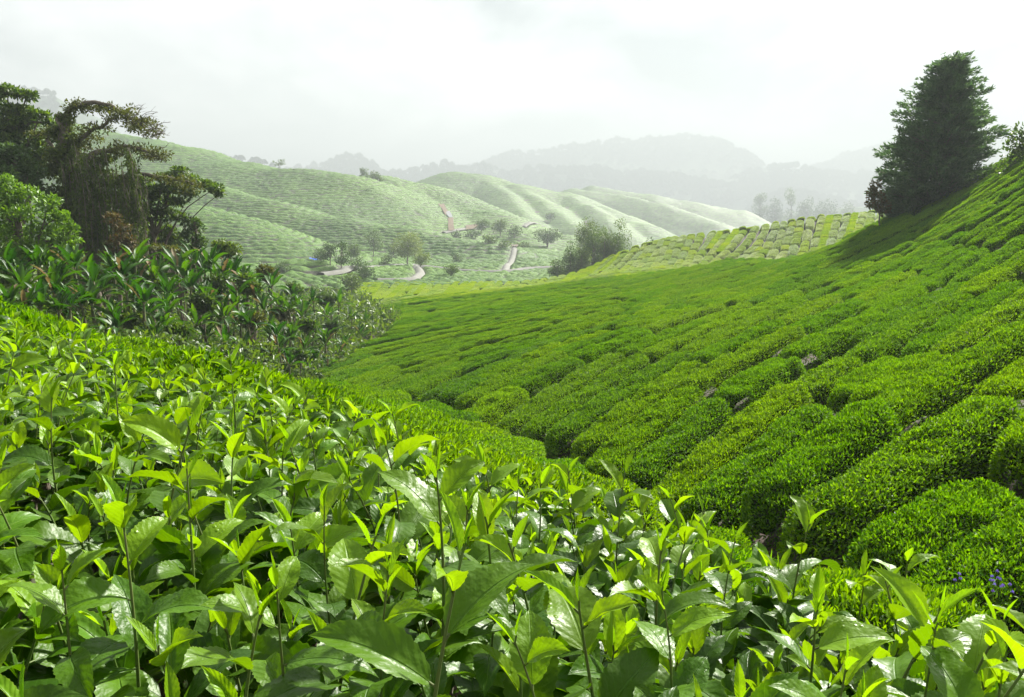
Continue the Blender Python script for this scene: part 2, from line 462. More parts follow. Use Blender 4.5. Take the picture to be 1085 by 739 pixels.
def hit(px, py, ymin, ymax=1400):
    """first point of the ground met by the sight line through a pixel, beyond ymin"""
    Ys = np.exp(np.linspace(math.log(ymin), math.log(ymax), 700))
    a = (px - 542.5) / F; b = (369.5 - py) / F
    k = (CP + b * SP)
    X = a * Ys / k; Z = (-SP + b * CP) * Ys / k
    d = S(X, Ys) - Z
    i = np.nonzero(d >= 0)[0]
    j = i[0] if len(i) else int(np.argmax(d))
    return (float(X[j]), float(Ys[j]), float(S1(X[j], Ys[j])))

ROADS = [
 (1.7, [hit(p[0], p[1], 165, 420) for p in [(592,282),(560,283),(545,286),(520,287),(480,285),(455,282),(440,280),(425,280),(405,281),(385,283),(360,288),(340,292)]]),
 (.9, [hit(p[0], p[1], 160, 420) for p in [(441,281),(446,288),(437,295),(415,298),(400,301)]]),
 (.8, [hit(p[0], p[1], 180, 480) for p in [(535,286),(540,278),(544,268),(545,262)]]),
 (1.2, [hit(p[0], p[1], 250, 600) for p in [(470,246),(485,243),(500,241),(515,240)]]),
 (1.2, [hit(p[0], p[1], 250, 600) for p in [(555,240),(565,235),(582,232)]]),
]

# ------------------------------------------------------------------ ground sheet
def build_ground():
    us = np.linspace(-1.7, 1.7, 281)
    Yf = np.concatenate([np.linspace(0, .5, 3), np.exp(np.linspace(math.log(.8), math.log(4500), 480))])
    Yb = np.array([-4300., -600., -200., -60., -20., -6., -2.])
    Ys = np.concatenate([Yb, Yf])
    Yg, ug = np.meshgrid(Ys, us, indexing='ij')
    X = ug * (np.abs(Yg) + 1.5)
    Z = S(X, np.clip(Yg, 0, None))
    drop = .75 + .45 * np.clip((Yg - 128) / 30, 0, 1)
    bk = Yg < 0
    Z[bk] = (S(X[bk] * 1.5 / (np.abs(Yg[bk]) + 1.5), np.zeros(bk.sum())) * (1 + np.minimum(-Yg[bk], 300) * .12))
    Z = Z - drop
    mb = MB()
    mb.add(np.stack([X, Yg, Z], -1).reshape(-1, 3), grid_faces(len(Ys), len(us)))
    m, nt, out = new_mat('ground_cover')
    c = mixc(nt, maprange(nt, noise(nt, .9, 'World', 5), .4, .65), (.04, .024, .012), (.028, .038, .01))
    sep = nt.nodes.new('ShaderNodeSeparateXYZ'); gg = nt.nodes.new('ShaderNodeNewGeometry')
    nt.links.new(gg.outputs['Position'], sep.inputs[0])
    c = mixc(nt, maprange(nt, sep.outputs[1], 1000, 1150), c, mixc(nt, maprange(nt, noise(nt, .03, 'World', 5), .4, .6), (.035, .065, .025), (.05, .1, .03)))
    p = N(nt, 'ShaderNodeBsdfPrincipled', i_Roughness=.95); nt.links.new(c, p.inputs['Base Color'])
    b = N(nt, 'ShaderNodeBump', i_Strength=.8, i_Distance=.06); nt.links.new(noise(nt, 5, 'World', 6), b.inputs['Height'])
    nt.links.new(b.outputs[0], p.inputs['Normal']); nt.links.new(p.outputs[0], out.inputs['Surface'])
    tag(mb.build('ground', [m]), kind='structure')
build_ground()

# ------------------------------------------------------------------ tea rows on the far hills (one mass nobody could count)
def build_hill_tea():
    nu, nv = 620, 1750
    us = np.linspace(-.70, .42, nu)
    Ys = np.exp(np.linspace(math.log(143), math.log(1120), nv))
    Yg, ug = np.meshgrid(Ys, us, indexing='ij')
    X = ug * (Yg + 1.5)
    Z = S(X, Yg)
    # contour rows
    jx = fbm(X / 22, Yg / 22, 2); jy = fbm(X / 9 + 40, Yg / 9, 2)
    dz = 0.9 + .35 * np.clip((Yg - 300) / 300, 0, 3)
    gy, gx = np.gradient(Z); gy /= np.gradient(Ys)[:, None]; gx /= (us[1] - us[0]) * (Yg + 1.5)
    slope = np.hypot(gx, gy)
    ph_z = (Z + jx * .5 + jy * .22) / dz
    ph_d = (X * .86 + Yg * .5 + jx * 2) / 3.0
    flat = np.clip((.16 - slope) / .1, 0, 1)
    prof = np.abs(np.sin(math.pi * ph_z)) ** .6 * (1 - flat) + np.abs(np.sin(math.pi * ph_d)) ** .6 * flat
    cell = vnoise(X / 1.5, Yg / 1.5 + 3 * np.floor(ph_z))
    prof = prof * np.clip(.72 + .5 * cell, .25, 1.0)
    lump = fbm(X / 1.3, Yg / 1.3, 2) * .10
    mask = np.ones_like(Z)
    for wdt, pl in ROADS:
        mask = np.minimum(mask, np.clip((near_poly(X, Yg, pl) - wdt * .5 - .2) / 1.2, 0, 1))
    Zc = Z - .75 + (.12 + .82 * prof + lump) * mask - .25 * (1 - mask)
    mb = MB()
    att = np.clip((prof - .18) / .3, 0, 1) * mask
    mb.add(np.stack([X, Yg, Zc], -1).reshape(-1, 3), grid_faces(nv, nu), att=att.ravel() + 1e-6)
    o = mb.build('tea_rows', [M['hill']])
    tag(o, 'misty green rows of tea terracing the far hillsides', 'tea rows', kind='stuff')
build_hill_tea()

def build_roads():
    for w, pl in ROADS:
        P = []
        for a, b in zip(pl[:-1], pl[1:]):
            L = math.hypot(b[0] - a[0], b[1] - a[1]); k = max(1, int(L / 1.5))
            for i in range(k): P.append((a[0] + (b[0] - a[0]) * i / k, a[1] + (b[1] - a[1]) * i / k))
        P.append(pl[-1][:2]); P = np.array(P)
        for _ in range(6): P[1:-1] = (P[:-2] + P[1:-1] * 2 + P[2:]) / 4
        T = norm(np.gradient(P, axis=0)); Nn = np.stack([-T[:, 1], T[:, 0]], 1)
        offs = [(-w / 2 - .6, -.6), (-w / 2, .0), (0, .06), (w / 2, 0), (w / 2 + .6, -.6)]
        V = []
        Zr = S(P[:, 0], P[:, 1])
        for _ in range(3): Zr[1:-1] = (Zr[:-2] + Zr[1:-1] * 2 + Zr[2:]) / 4
        for o_, dz in offs:
            Q = P + Nn * o_
            V.append(np.stack([Q[:, 0], Q[:, 1], Zr - .02 + dz], 1))
        V = np.stack(V, 1)
        mb = MB(); mb.add(V.reshape(-1, 3), grid_faces(len(P), 5))
        tag(mb.build('road', [M['road']]), kind='structure')
build_roads()

def drape(name, pts, mat, lift=.1, ymin=250):
    """a bare patch of earth on a hillside, outlined by ground points"""
    P = np.array([hit(px, py, ymin)[:2] for px, py in pts])
    c = P.mean(0); rings = 6; n = len(P)
    V = [(c[0], c[1])]
    for r in range(1, rings + 1):
        for i in range(n):
            for s in (0, .5):
                q = P[i] * (1 - s) + P[(i + 1) % n] * s
                j = 1 + .1 * RNG.normal() * (r == rings)
                V.append(tuple(c + (q - c) * r / rings * j))
    V = np.array(V); m = 2 * n
    f4, f3 = [], []
    for i in range(m): f3.append((0, 1 + i, 1 + (i + 1) % m))
    for r in range(rings - 1):
        for i in range(m):
            a = 1 + r * m + i; b = 1 + r * m + (i + 1) % m
            f4.append((a, a + m, b + m, b))
    z = S(V[:, 0], V[:, 1]) + lift
    mb = MB(); mb.add(np.column_stack([V, z]), f3); 
    mb.f[4].append(np.array(f4)); mb.m[4].append(np.zeros(len(f4), np.int32))
    return mb.build(name, [mat])
tag(drape('bare_earth', [(465,217),(470,216),(475,225),(472,228)], M['scar'], .25), kind='structure')
tag(drape('bare_earth', [(475,232),(480,232),(482,245),(475,246)], M['scar'], .25), kind='structure')
tag(drape('bare_earth', [(493,240),(506,237),(507,241),(494,244)], M['scar'], .25), kind='structure')
tag(drape('ground_sheeting', [(472,226),(476,224),(480,231),(476,232)], M['grey'], .3), 'grey sheet laid over a strip of bare red earth on the far hill', 'sheeting')

# ------------------------------------------------------------------ tea bush prototypes (small leaves)
def bush_proto(seed, a=1.25):
    r = np.random.default_rng(seed)
    nleaf = int(8600 * a / 1.25)
    b, h = .62, .86
    sx = r.uniform(-3, 3); 
    def surf(x, y):
        bb = b * (1 + .15 * vnoise(x * 1.6 + sx * 3, np.sign(y) * 2.3 + seed))
        rho = ((np.abs(x) / a) ** (4.2 * a) + (np.abs(y) / bb) ** 3.0) ** .33
        top = h * np.clip(1 - rho ** 7.0, 0, 1) ** .5
        return top * (1 + .10 * fbm(x * 1.1 + sx, y * 1.6 + seed, 2) + .05 * vnoise(x * 5, y * 5 + seed)), rho
    mb = MB()
    # inner twiggy mass
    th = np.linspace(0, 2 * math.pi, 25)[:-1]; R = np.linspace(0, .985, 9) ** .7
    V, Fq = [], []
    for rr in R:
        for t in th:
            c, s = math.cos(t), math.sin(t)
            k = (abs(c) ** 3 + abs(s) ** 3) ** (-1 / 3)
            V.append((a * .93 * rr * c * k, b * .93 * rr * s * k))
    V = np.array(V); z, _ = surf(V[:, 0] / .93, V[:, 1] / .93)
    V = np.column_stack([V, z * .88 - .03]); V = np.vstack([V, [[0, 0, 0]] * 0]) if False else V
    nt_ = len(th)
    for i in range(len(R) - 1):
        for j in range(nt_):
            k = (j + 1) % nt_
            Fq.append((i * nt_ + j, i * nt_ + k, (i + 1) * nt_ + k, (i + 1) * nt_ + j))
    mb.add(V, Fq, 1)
    # leaves over the dome, denser shell on top and sides
    n = nleaf * 2
    x = r.uniform(-a, a, n); y = r.uniform(-b, b, n)
    z, rho = surf(x, y)
    e = .02
    gx = (surf(x + e, y)[0] - surf(x - e, y)[0]) / (2 * e); gy = (surf(x, y + e)[0] - surf(x, y - e)[0]) / (2 * e)
    wgt = np.clip(np.sqrt(1 + gx ** 2 + gy ** 2), 1, 5) * (rho < .995)
    idx = r.choice(n, nleaf, p=wgt / wgt.sum(), replace=False)
    x, y, z, gx, gy = x[idx], y[idx], z[idx], gx[idx], gy[idx]
    Nn = norm(np.stack([-gx, -gy, np.ones_like(gx)], 1))
    sink = np.abs(r.normal(0, .03, nleaf))
    z = np.maximum(z * r.uniform(.97, 1.0, nleaf), .04) 
    side = np.clip(1 - Nn[:, 2], 0, 1)
    z = z - side * r.uniform(0, .5, nleaf) * z
    P = np.stack([x, y, z], 1) - Nn * sink[:, None]
    rnd = norm(r.normal(size=(nleaf, 3)))
    D = norm(Nn * r.uniform(.2, 1.1, (nleaf, 1)) + rnd * .8 + np.array([0, 0, .35]))
    Ln = norm(Nn + rnd[::-1] * .7 + np.array([0, 0, .5]))
    leaf_cloud(mb, P, D, Ln, r.uniform(.04, .075, nleaf), r.uniform(.018, .03, nleaf), 0, .2)
    return mb.mesh('tea_bush', [M['bush'], M['twig']], smooth=False)
PLEN = [1.25, 1.25, 1.25, 2.0, 2.0, 2.9, 2.9]
PROTO = [bush_proto(100 + i, a_) for i, a_ in enumerate(PLEN)]
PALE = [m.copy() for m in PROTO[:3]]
for m in PALE: m.materials[0] = M['pale_sunlit_bush']  # same bushes in a lighter leaf colour that paints in the sunlight

# ------------------------------------------------------------------ zones in plan, from ground points
RAV = sorted([(at(px, py, Y)[0], Y) for px, py, Y in [(1150,650,5.5),(1085,640,6),(900,600,7.6),(750,560,9.5),(690,528,11.6),(620,493,14.5),(560,460,17.5),(500,432,21),(400,413,28),(335,402,34)]])
RAVX = np.array([p[0] for p in RAV]); RAVY = np.array([p[1] for p in RAV])
def zone(X, Y, px):
    """1 = facing slope and pale hill, 2 = bank, 0 = no tea"""
    ry = np.interp(X, RAVX, RAVY)
    z = np.where(Y > ry + .6, 1, np.where(Y < ry - .5, 2, 0))
    lb = np.interp(Y, [20, 33, 45, 60, 75, 90, 110, 140], [240, 322, 372, 425, 408, 392, 380, 370])
    z = np.where((z == 1) & (px < lb), 0, z)
    bankY = np.interp(px, [-400, 0, 330, 400], [9, 10.5, 30, 60])
    z = np.where((px < 335) & (Y > bankY), 0, z)
    return z

def near_edge(px):      # distance at which the foreground plants end
    return np.interp(px, [-400, 0, 300, 500, 700, 850, 1085, 1500], [4.0, 3.8, 2.8, 2.1, 1.7, 1.35, 1.0, .9])

FLOW = np.array([
 (900,490,33,1),(1050,400,35,1),(800,480,42,1),(680,480,48,1),(620,430,40,1),(520,410,33,1),(400,390,22,1),(350,392,20,1),
 (450,350,8,1),(550,350,10,1),(650,350,20,1),(800,350,27,1),(950,330,30,1),(1050,250,34,1),(900,270,24,1),(750,300,14,1),(600,310,7,1),(480,305,4,1),(1000,500,30,1),
 (850,250,78,3),(720,270,72,3),(660,285,40,3),(780,285,25,3),
 (600,470,-20,2),(480,430,-8,2),(420,420,0,2),(200,380,-16,2),(50,340,-14,2),(1000,640,24,2),(700,600,10,2)], float)

# direction lookup grid
GX = np.arange(-60, 115, .75); GY = np.arange(1.5, 151, .75)
gyy, gxx = np.meshgrid(GY, GX, indexing='ij')
gz = S(gxx, gyy)
e = .15
zx = S(gxx + e, gyy); zy = S(gxx, gyy + e)
p0 = project(gxx, gyy, gz); p1 = project(gxx + e, gyy, zx); p2 = project(gxx, gyy + e, zy)
gpx, gpy = p0
gzone = zone(gxx, gyy, gpx)
grp = np.where(gzone == 2, 2, np.where(gyy > 98, 3, 1))
acc = np.zeros_like(gxx); accs = np.zeros_like(gxx); ws = np.zeros_like(gxx)
for fx, fy, al, gr in FLOW:
    w = 1 / (((gpx - fx) ** 2 + ((gpy - fy) * 1.6) ** 2) + 900) ** 1.5 * (grp == gr)
    a = math.radians(al); acc += w * math.cos(a); accs += w * math.sin(a)
al = np.arctan2(accs, acc)
ix, iy = np.cos(al), -np.sin(al)
J11, J21 = (p1[0] - p0[0]) / e, (p1[1] - p0[1]) / e
J12, J22 = (p2[0] - p0[0]) / e, (p2[1] - p0[1]) / e
det = J11 * J22 - J12 * J21
det = np.where(np.abs(det) < 1e-3, np.sign(det + 1e-9) * 1e-3, det)
dX = (J22 * ix - J12 * iy) / det; dY = (-J21 * ix + J11 * iy) / det
ln = np.hypot(dX, dY) + 1e-9; dX /= ln; dY /= ln
# double-angle smoothing keeps neighbouring rows parallel
c2, s2 = dX ** 2 - dY ** 2, 2 * dX * dY
for _ in range(5):
    for arr in (c2, s2):
        arr[1:-1, 1:-1] = (arr[1:-1, 1:-1] * 2 + arr[:-2, 1:-1] + arr[2:, 1:-1] + arr[1:-1, :-2] + arr[1:-1, 2:]) / 6

def look(x, y):
    i = (y - GY[0]) / .75; j = (x - GX[0]) / .75
    i0, j0 = int(i), int(j)
    if i0 < 0 or j0 < 0 or i0 >= len(GY) - 1 or j0 >= len(GX) - 1: return None
    fi, fj = i - i0, j - j0
    f = lambda A: A[i0, j0] * (1 - fi) * (1 - fj) + A[i0 + 1, j0] * fi * (1 - fj) + A[i0, j0 + 1] * (1 - fi) * fj + A[i0 + 1, j0 + 1] * fi * fj
    zn = int(gzone[int(round(i)), int(round(j))])
    px = f(gpx)
    if zn == 0 or px < -260 or px > 1300: return None
    if y < near_edge(px) + .75: return None
    py = f(gpy)
    if ((px - 1040) / 42) ** 2 + ((py - 492) / 13) ** 2 < 1 or ((px - 886) / 26) ** 2 + ((py - 420) / 10) ** 2 < 1: return None   # bare soil
    th = .5 * math.atan2(f(s2), f(c2))
    return math.cos(th), math.sin(th), zn

DSEP = 1.0
def streamlines():
    cells = {}
    def near(x, y, lim, own):
        cx, cy = int(math.floor(x / DSEP)), int(math.floor(y / DSEP))
        for a in (-1, 0, 1):
            for b in (-1, 0, 1):
                for (qx, qy, l) in cells.get((cx + a, cy + b), ()):
                    if l != own and (qx - x) ** 2 + (qy - y) ** 2 < lim * lim: return True
        return False
    lines = []
    def grow(x, y):
        lid = len(lines)
        q = look(x, y)
        if q is None or near(x, y, DSEP * .98, -1): return None
        parts = []
        for sgn in (1, -1):
            pts = []; cx, cy = x, y; d = (q[0] * sgn, q[1] * sgn); zn = q[2]
            for _ in range(400):
                cx += d[0] * .3; cy += d[1] * .3
                k = look(cx, cy)
                if k is None or k[2] != zn or near(cx, cy, DSEP * .82, -1): break
                nd = (k[0], k[1])
                if nd[0] * d[0] + nd[1] * d[1] < 0: nd = (-nd[0], -nd[1])
                if nd[0] * d[0] + nd[1] * d[1] < .6: break
                d = nd
                pts.append((cx, cy))
                if len(pts) > 12 and any((cx - p[0]) ** 2 + (cy - p[1]) ** 2 < .3 for p in pts[:-8:4]): break
            parts.append(pts)
        pl = parts[1][::-1] + [(x, y)] + parts[0]
        if len(pl) < 4: return None
        for p in pl: cells.setdefault((int(math.floor(p[0] / DSEP)), int(math.floor(p[1] / DSEP))), []).append((p[0], p[1], lid))
        lines.append((pl, q[2]))
        return lid
    rnd = random.Random(3)
    queue = []
    seeds = [(rnd.uniform(-45, 100), rnd.uniform(3, 148)) for _ in range(9000)]
    si = 0
    while si < len(seeds):
        if queue:
            pl, _z = lines[queue.pop(0)]
            for k in range(0, len(pl), 4):
                a = pl[max(0, k - 1)]; b = pl[min(len(pl) - 1, k + 1)]
                tx, ty = b[0] - a[0], b[1] - a[1]; L = math.hypot(tx, ty) or 1
                for s in (1, -1):
                    l = grow(pl[k][0] - ty / L * DSEP * s, pl[k][1] + tx / L * DSEP * s)
                    if l is not None: queue.append(l)
        else:
            l = grow(*seeds[si]); si += 1
            if l is not None: queue.append(l)
    return lines
LINES = streamlines()

BUSH = []       # x, y, length, direction, width scale, zone, line
_r = random.Random(11)
for li, (pl, zn) in enumerate(LINES):
    tot = (len(pl) - 1) * .3
    s = 0.0
    far = pl[0][1] > 98
    while s < tot - .5:
        L = _r.uniform(1.2, 2.2) if far else _r.uniform(3.0, 8.5)
        if tot - s - L < 1.0: L = tot - s + .15
        L = max(L, 1.0)
        i0 = int(s / .3); i1 = min(len(pl) - 1, int((s + L) / .3))
        a, b = pl[i0], pl[i1]
        ang = math.atan2(b[1] - a[1], b[0] - a[0]) + _r.uniform(-.05, .05)
        BUSH.append(((a[0] + b[0]) / 2, (a[1] + b[1]) / 2, L, ang, _r.uniform(.93, 1.06), zn, li))
        s += L + _r.uniform(-.08, .1)
print('lines', len(LINES), 'bushes', len(BUSH))
BA = np.array([b[:5] for b in BUSH])
BZ = S(BA[:, 0], BA[:, 1])
ex, ey = np.cos(BA[:, 3]), np.sin(BA[:, 3])
q = BA[:, 2] * .35
slope_a = (S(BA[:, 0] + ex * q, BA[:, 1] + ey * q) - S(BA[:, 0] - ex * q, BA[:, 1] - ey * q)) / (2 * q)
slope_b = (S(BA[:, 0] - ey * .4, BA[:, 1] + ex * .4) - S(BA[:, 0] + ey * .4, BA[:, 1] - ex * .4)) / .8
BPX, BPY = project(BA[:, 0], BA[:, 1], BZ)

def pick_proto(i, r):
    L = BA[i, 2]
    return r.choice([0, 1, 2]) if L < 3.2 else r.choice([3, 4]) if L < 4.8 else r.choice([5, 6])
def bush_matrix(i, pk=0):
    x, y, L, ang, ws_ = BA[i]
    tx = Vector((ex[i], ey[i], slope_a[i])).normalized()
    ty = Vector((-ey[i], ex[i], slope_b[i] * .6)).normalized()
    tz = tx.cross(ty).normalized(); ty = tz.cross(tx)
    r3 = Matrix((tx, ty, tz)).transposed()
    sc = ((L + .34) / (2 * PLEN[pk]), ws_ * DSEP / 1.17 * (1.22 if y > 98 else .90 if y > 13 and BUSH[i][5] == 1 else 1), _r.uniform(.92, 1.08) * (.72 if y > 98 else 1))
    loc = Vector((x, y, BZ[i] - .86 * sc[2] + _r.uniform(-.04, .03)))
    return loc, r3.to_euler(), sc

FGX = [-50, 0, 300, 400, 500, 650, 850, 1000, 1085, 1150]; FGY = [350, 352, 415, 450, 485, 520, 562, 620, 700, 700]
vis = (BPX > -10) & (BPX < 1095) & (BPY < np.interp(BPX, FGX, FGY) + 15)
size = BA[:, 2] / BA[:, 1]
order = np.argsort(-np.where(vis, size, 0))
HERO = [int(i) for i in order[:290]]
hero_set = set(HERO)

def bush_label(i, rank):
    px, py, Y = BPX[i], BPY[i], BA[i, 1]
    zn = BUSH[i][5]
    if zn == 2:
        if py < 440: w = ('low fine-leaved tea bush on the bank just below the banana thicket', 'tea bushes on the bank below the bananas')
        elif px > 800: w = ('fine-leaved tea bush in the dip by the violet flowers', 'tea bushes by the violet flowers')
        else: w = ('flat-topped tea bush on the near side of the dark gully', 'tea bushes on the near side of the gully')
    elif Y < 14: w = ('broad rounded tea bush at the foot of the facing slope', 'largest tea bushes on the facing slope')
    elif Y < 22: w = ('long clipped tea bush in the lower rows above the dark gully', 'tea bushes in the lower rows of the facing slope')
    elif px > 850: w = ('small clipped tea bush high on the facing slope below the cone-shaped tree', 'tea bushes below the cone-shaped tree')
    elif px < 520: w = ('clipped tea bush in the flat rows of the facing slope next to the banana thicket', 'tea bushes beside the banana thicket')
    else: w = ('clipped tea bush in the middle rows of the facing slope', 'tea bushes half-way up the facing slope')
    return w
# the largest few get a label of their own
OWN = [
 ((900,497), 'long dome-shaped tea bush between the dark gully and the bare patch of soil'),
 ((850,433), 'pale-tipped long tea bush running up beside the earth notch on the facing slope'),
 ((1055,425), 'broad tea bush at the picture edge just above the bare patch of soil'),
 ((1010,530), 'dark tea bush with reddish twigs directly below the bare patch of soil'),
 ((925,400), 'glossy rounded tea bush immediately above the earth notch on the facing slope'),
 ((1050,535), 'dark tea bush at the picture edge above the violet flowers'),
 ((850,560), 'lowest dark tea bush of the facing slope, at the foot of the gully'),
 ((650,450), 'tea bush at the bend of the dark gully where two rows meet'),
 ((960,470), 'upper end bush of the row that points at the bare patch of soil'),
 ((1040,360), 'wide tea bush next to the picture edge, two rows above the bare soil'),
]
claimed = {}
for (qx, qy), lb in OWN:
    c = sorted((i for i in HERO if i not in claimed), key=lambda i: (BPX[i] - qx) ** 2 + (BPY[i] - qy) ** 2)
    claimed[c[0]] = lb
_r = random.Random(5)
def set_bush(o, i, pk=0):
    loc, rot, sc = bush_matrix(i, pk)
    if _r.random() < .5: rot.rotate_axis('Z', math.pi)
    o.location = loc; o.rotation_euler = rot; o.scale = sc
protos = [None] * len(PROTO)
for k, i in enumerate(HERO):
    pk = pick_proto(i, _r)
    if protos[pk] is None: o = protos[pk] = bpy.data.objects.new('tea_bush', PROTO[pk])
    else: o = protos[pk].copy()
    link(o); set_bush(o, i, pk)
    lb, gr = bush_label(i, k)
    if i in claimed: tag(o, claimed[i], 'tea bush', 'tea bushes singled out on the facing slope')
    else: tag(o, lb, 'tea bush', gr)

def gn_scatter(name, srcs, loc, rot, sc, idx, label, cat):
    """one object of kind stuff that repeats the source meshes over many points"""
    me = bpy.data.meshes.new(name)
    me.vertices.add(len(loc)); me.vertices.foreach_set('co', np.asarray(loc, np.float32).ravel())
    for an, av in (('rot', rot), ('scl', sc)):
        t = me.attributes.new(an, 'FLOAT_VECTOR', 'POINT'); t.data.foreach_set('vector', np.asarray(av, np.float32).ravel())
    t = me.attributes.new('idx', 'INT', 'POINT'); t.data.foreach_set('value', np.asarray(idx, np.int32))
    o = link(bpy.data.objects.new(name, me))
    ng = bpy.data.node_groups.new(name, 'GeometryNodeTree')
    ng.interface.new_socket('Geometry', in_out='INPUT', socket_type='NodeSocketGeometry')
    ng.interface.new_socket('Geometry', in_out='OUTPUT', socket_type='NodeSocketGeometry')
    gi, go = ng.nodes.new('NodeGroupInput'), ng.nodes.new('NodeGroupOutput')
    iop = ng.nodes.new('GeometryNodeInstanceOnPoints'); iop.inputs['Pick Instance'].default_value = True
    jn = ng.nodes.new('GeometryNodeJoinGeometry')
    for s in reversed(srcs):
        oi = ng.nodes.new('GeometryNodeObjectInfo'); oi.inputs['Object'].default_value = s; oi.inputs['As Instance'].default_value = True
        ng.links.new(oi.outputs['Geometry'], jn.inputs[0])
    ng.links.new(gi.outputs[0], iop.inputs['Points']); ng.links.new(jn.outputs[0], iop.inputs['Instance'])
    for an, dt, sock in (('rot', 'FLOAT_VECTOR', 'Rotation'), ('scl', 'FLOAT_VECTOR', 'Scale'), ('idx', 'INT', 'Instance Index')):
        a = ng.nodes.new('GeometryNodeInputNamedAttribute'); a.data_type = dt; a.inputs['Name'].default_value = an
        ng.links.new(a.outputs['Attribute'], iop.inputs[sock])
    ng.links.new(iop.outputs[0], go.inputs[0])
    md = o.modifiers.new('scatter', 'NODES'); md.node_group = ng
    return tag(o, label, cat, kind='stuff')

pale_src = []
for k, (qx, qy, lb) in enumerate([(800,250,'pale sunlit clipped tea bush in the middle of the mosaic on the pale hill'),(860,238,'pale sunlit clipped tea bush high on the pale hill'),(700,268,'pale sunlit clipped tea bush at the low end of the pale hill'),(750,270,'pale sunlit clipped tea bush at the foot of the pale hill')][:3]):
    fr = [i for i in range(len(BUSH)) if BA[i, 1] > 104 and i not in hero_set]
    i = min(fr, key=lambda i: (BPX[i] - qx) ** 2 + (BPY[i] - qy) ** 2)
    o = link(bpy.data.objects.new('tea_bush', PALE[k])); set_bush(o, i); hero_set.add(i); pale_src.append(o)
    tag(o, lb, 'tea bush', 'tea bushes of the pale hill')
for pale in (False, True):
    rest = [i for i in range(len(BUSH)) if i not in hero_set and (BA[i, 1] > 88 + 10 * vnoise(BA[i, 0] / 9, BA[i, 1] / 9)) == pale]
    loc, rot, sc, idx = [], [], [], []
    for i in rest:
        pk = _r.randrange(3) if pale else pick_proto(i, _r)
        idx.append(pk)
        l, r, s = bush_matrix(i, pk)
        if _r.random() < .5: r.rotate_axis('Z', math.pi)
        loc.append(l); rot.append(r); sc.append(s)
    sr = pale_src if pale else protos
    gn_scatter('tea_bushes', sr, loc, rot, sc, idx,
           'countless pale sunlit tea bushes in a mosaic on the far pale hill' if pale else 'countless clipped tea bushes covering the upper part of the facing slope', 'tea bushes')

# ------------------------------------------------------------------ foreground tea plants with large leaves
def blade(L, W, fold, curl, r, ns=14, nc=6, serr=.012, wave=.05, tip=1.0):
    """one leaf in its own frame: base at origin, grows along +Y, upper side +Z"""
    t = np.linspace(0, 1, ns + 1)
    wprof = np.sin(math.pi * t ** .82) ** .75 * (1 - .35 * t ** 6)
    wprof = wprof * (1 - np.clip((t - .86) / .14, 0, 1) * .55) + .012
    ang = -curl * (t ** 1.3)
    ds = L / ns
    y = np.concatenate([[0], np.cumsum(np.cos((ang[:-1] + ang[1:]) / 2) * ds)])
    z = np.concatenate([[0], np.cumsum(np.sin((ang[:-1] + ang[1:]) / 2) * ds)])
    s = np.linspace(-1, 1, nc + 1)
    sg = np.where(np.arange(ns + 1) % 2 == 0, 1, -1)
    half = W * .5 * wprof[:, None] * (1 + serr * 2 * sg[:, None] * (np.abs(s[None]) > .99))
    ph = r.uniform(0, 6.28); side = np.sign(s)[None]
    lift = np.abs(s[None]) * half * math.sin(fold) + np.abs(s[None]) ** 2 * W * wave * np.sin(t[:, None] * r.uniform(9, 15) + ph + side * 1.3) * wprof[:, None]
    twist = r.uniform(-.35, .35) * t[:, None]
    X = s[None] * half * math.cos(fold)
    nz_y = -np.sin(ang)[:, None]; nz_z = np.cos(ang)[:, None]
    off = lift + X * np.sin(twist)
    V = np.stack([X * np.cos(twist) + r.uniform(-.12, .12) * L * (t[:, None] ** 2), y[:, None] + off * nz_y, z[:, None] + off * nz_z], -1).reshape(-1, 3)
    uv = np.stack([np.broadcast_to((s[None] + 1) / 2, (ns + 1, nc + 1)), np.broadcast_to(t[:, None], (ns + 1, nc + 1))], -1).reshape(-1, 2)
    return V, grid_faces(ns + 1, nc + 1), uv

def place(V, base, az, el, roll=0.0, size=1.0):
    """turn a blade: az = compass of its growth, el = elevation of its growth"""
    cr, sr = math.cos(roll), math.sin(roll)
    R0 = np.array([[cr, 0, sr], [0, 1, 0], [-sr, 0, cr]])
    ce, se = math.cos(el), math.sin(el)
    R1 = np.array([[1, 0, 0], [0, ce, -se], [0, se, ce]])
    ca, sa = math.cos(az), math.sin(az)
    R2 = np.array([[ca, -sa, 0], [sa, ca, 0], [0, 0, 1]])
    return V * size @ R0.T @ R1.T @ R2.T + np.asarray(base)

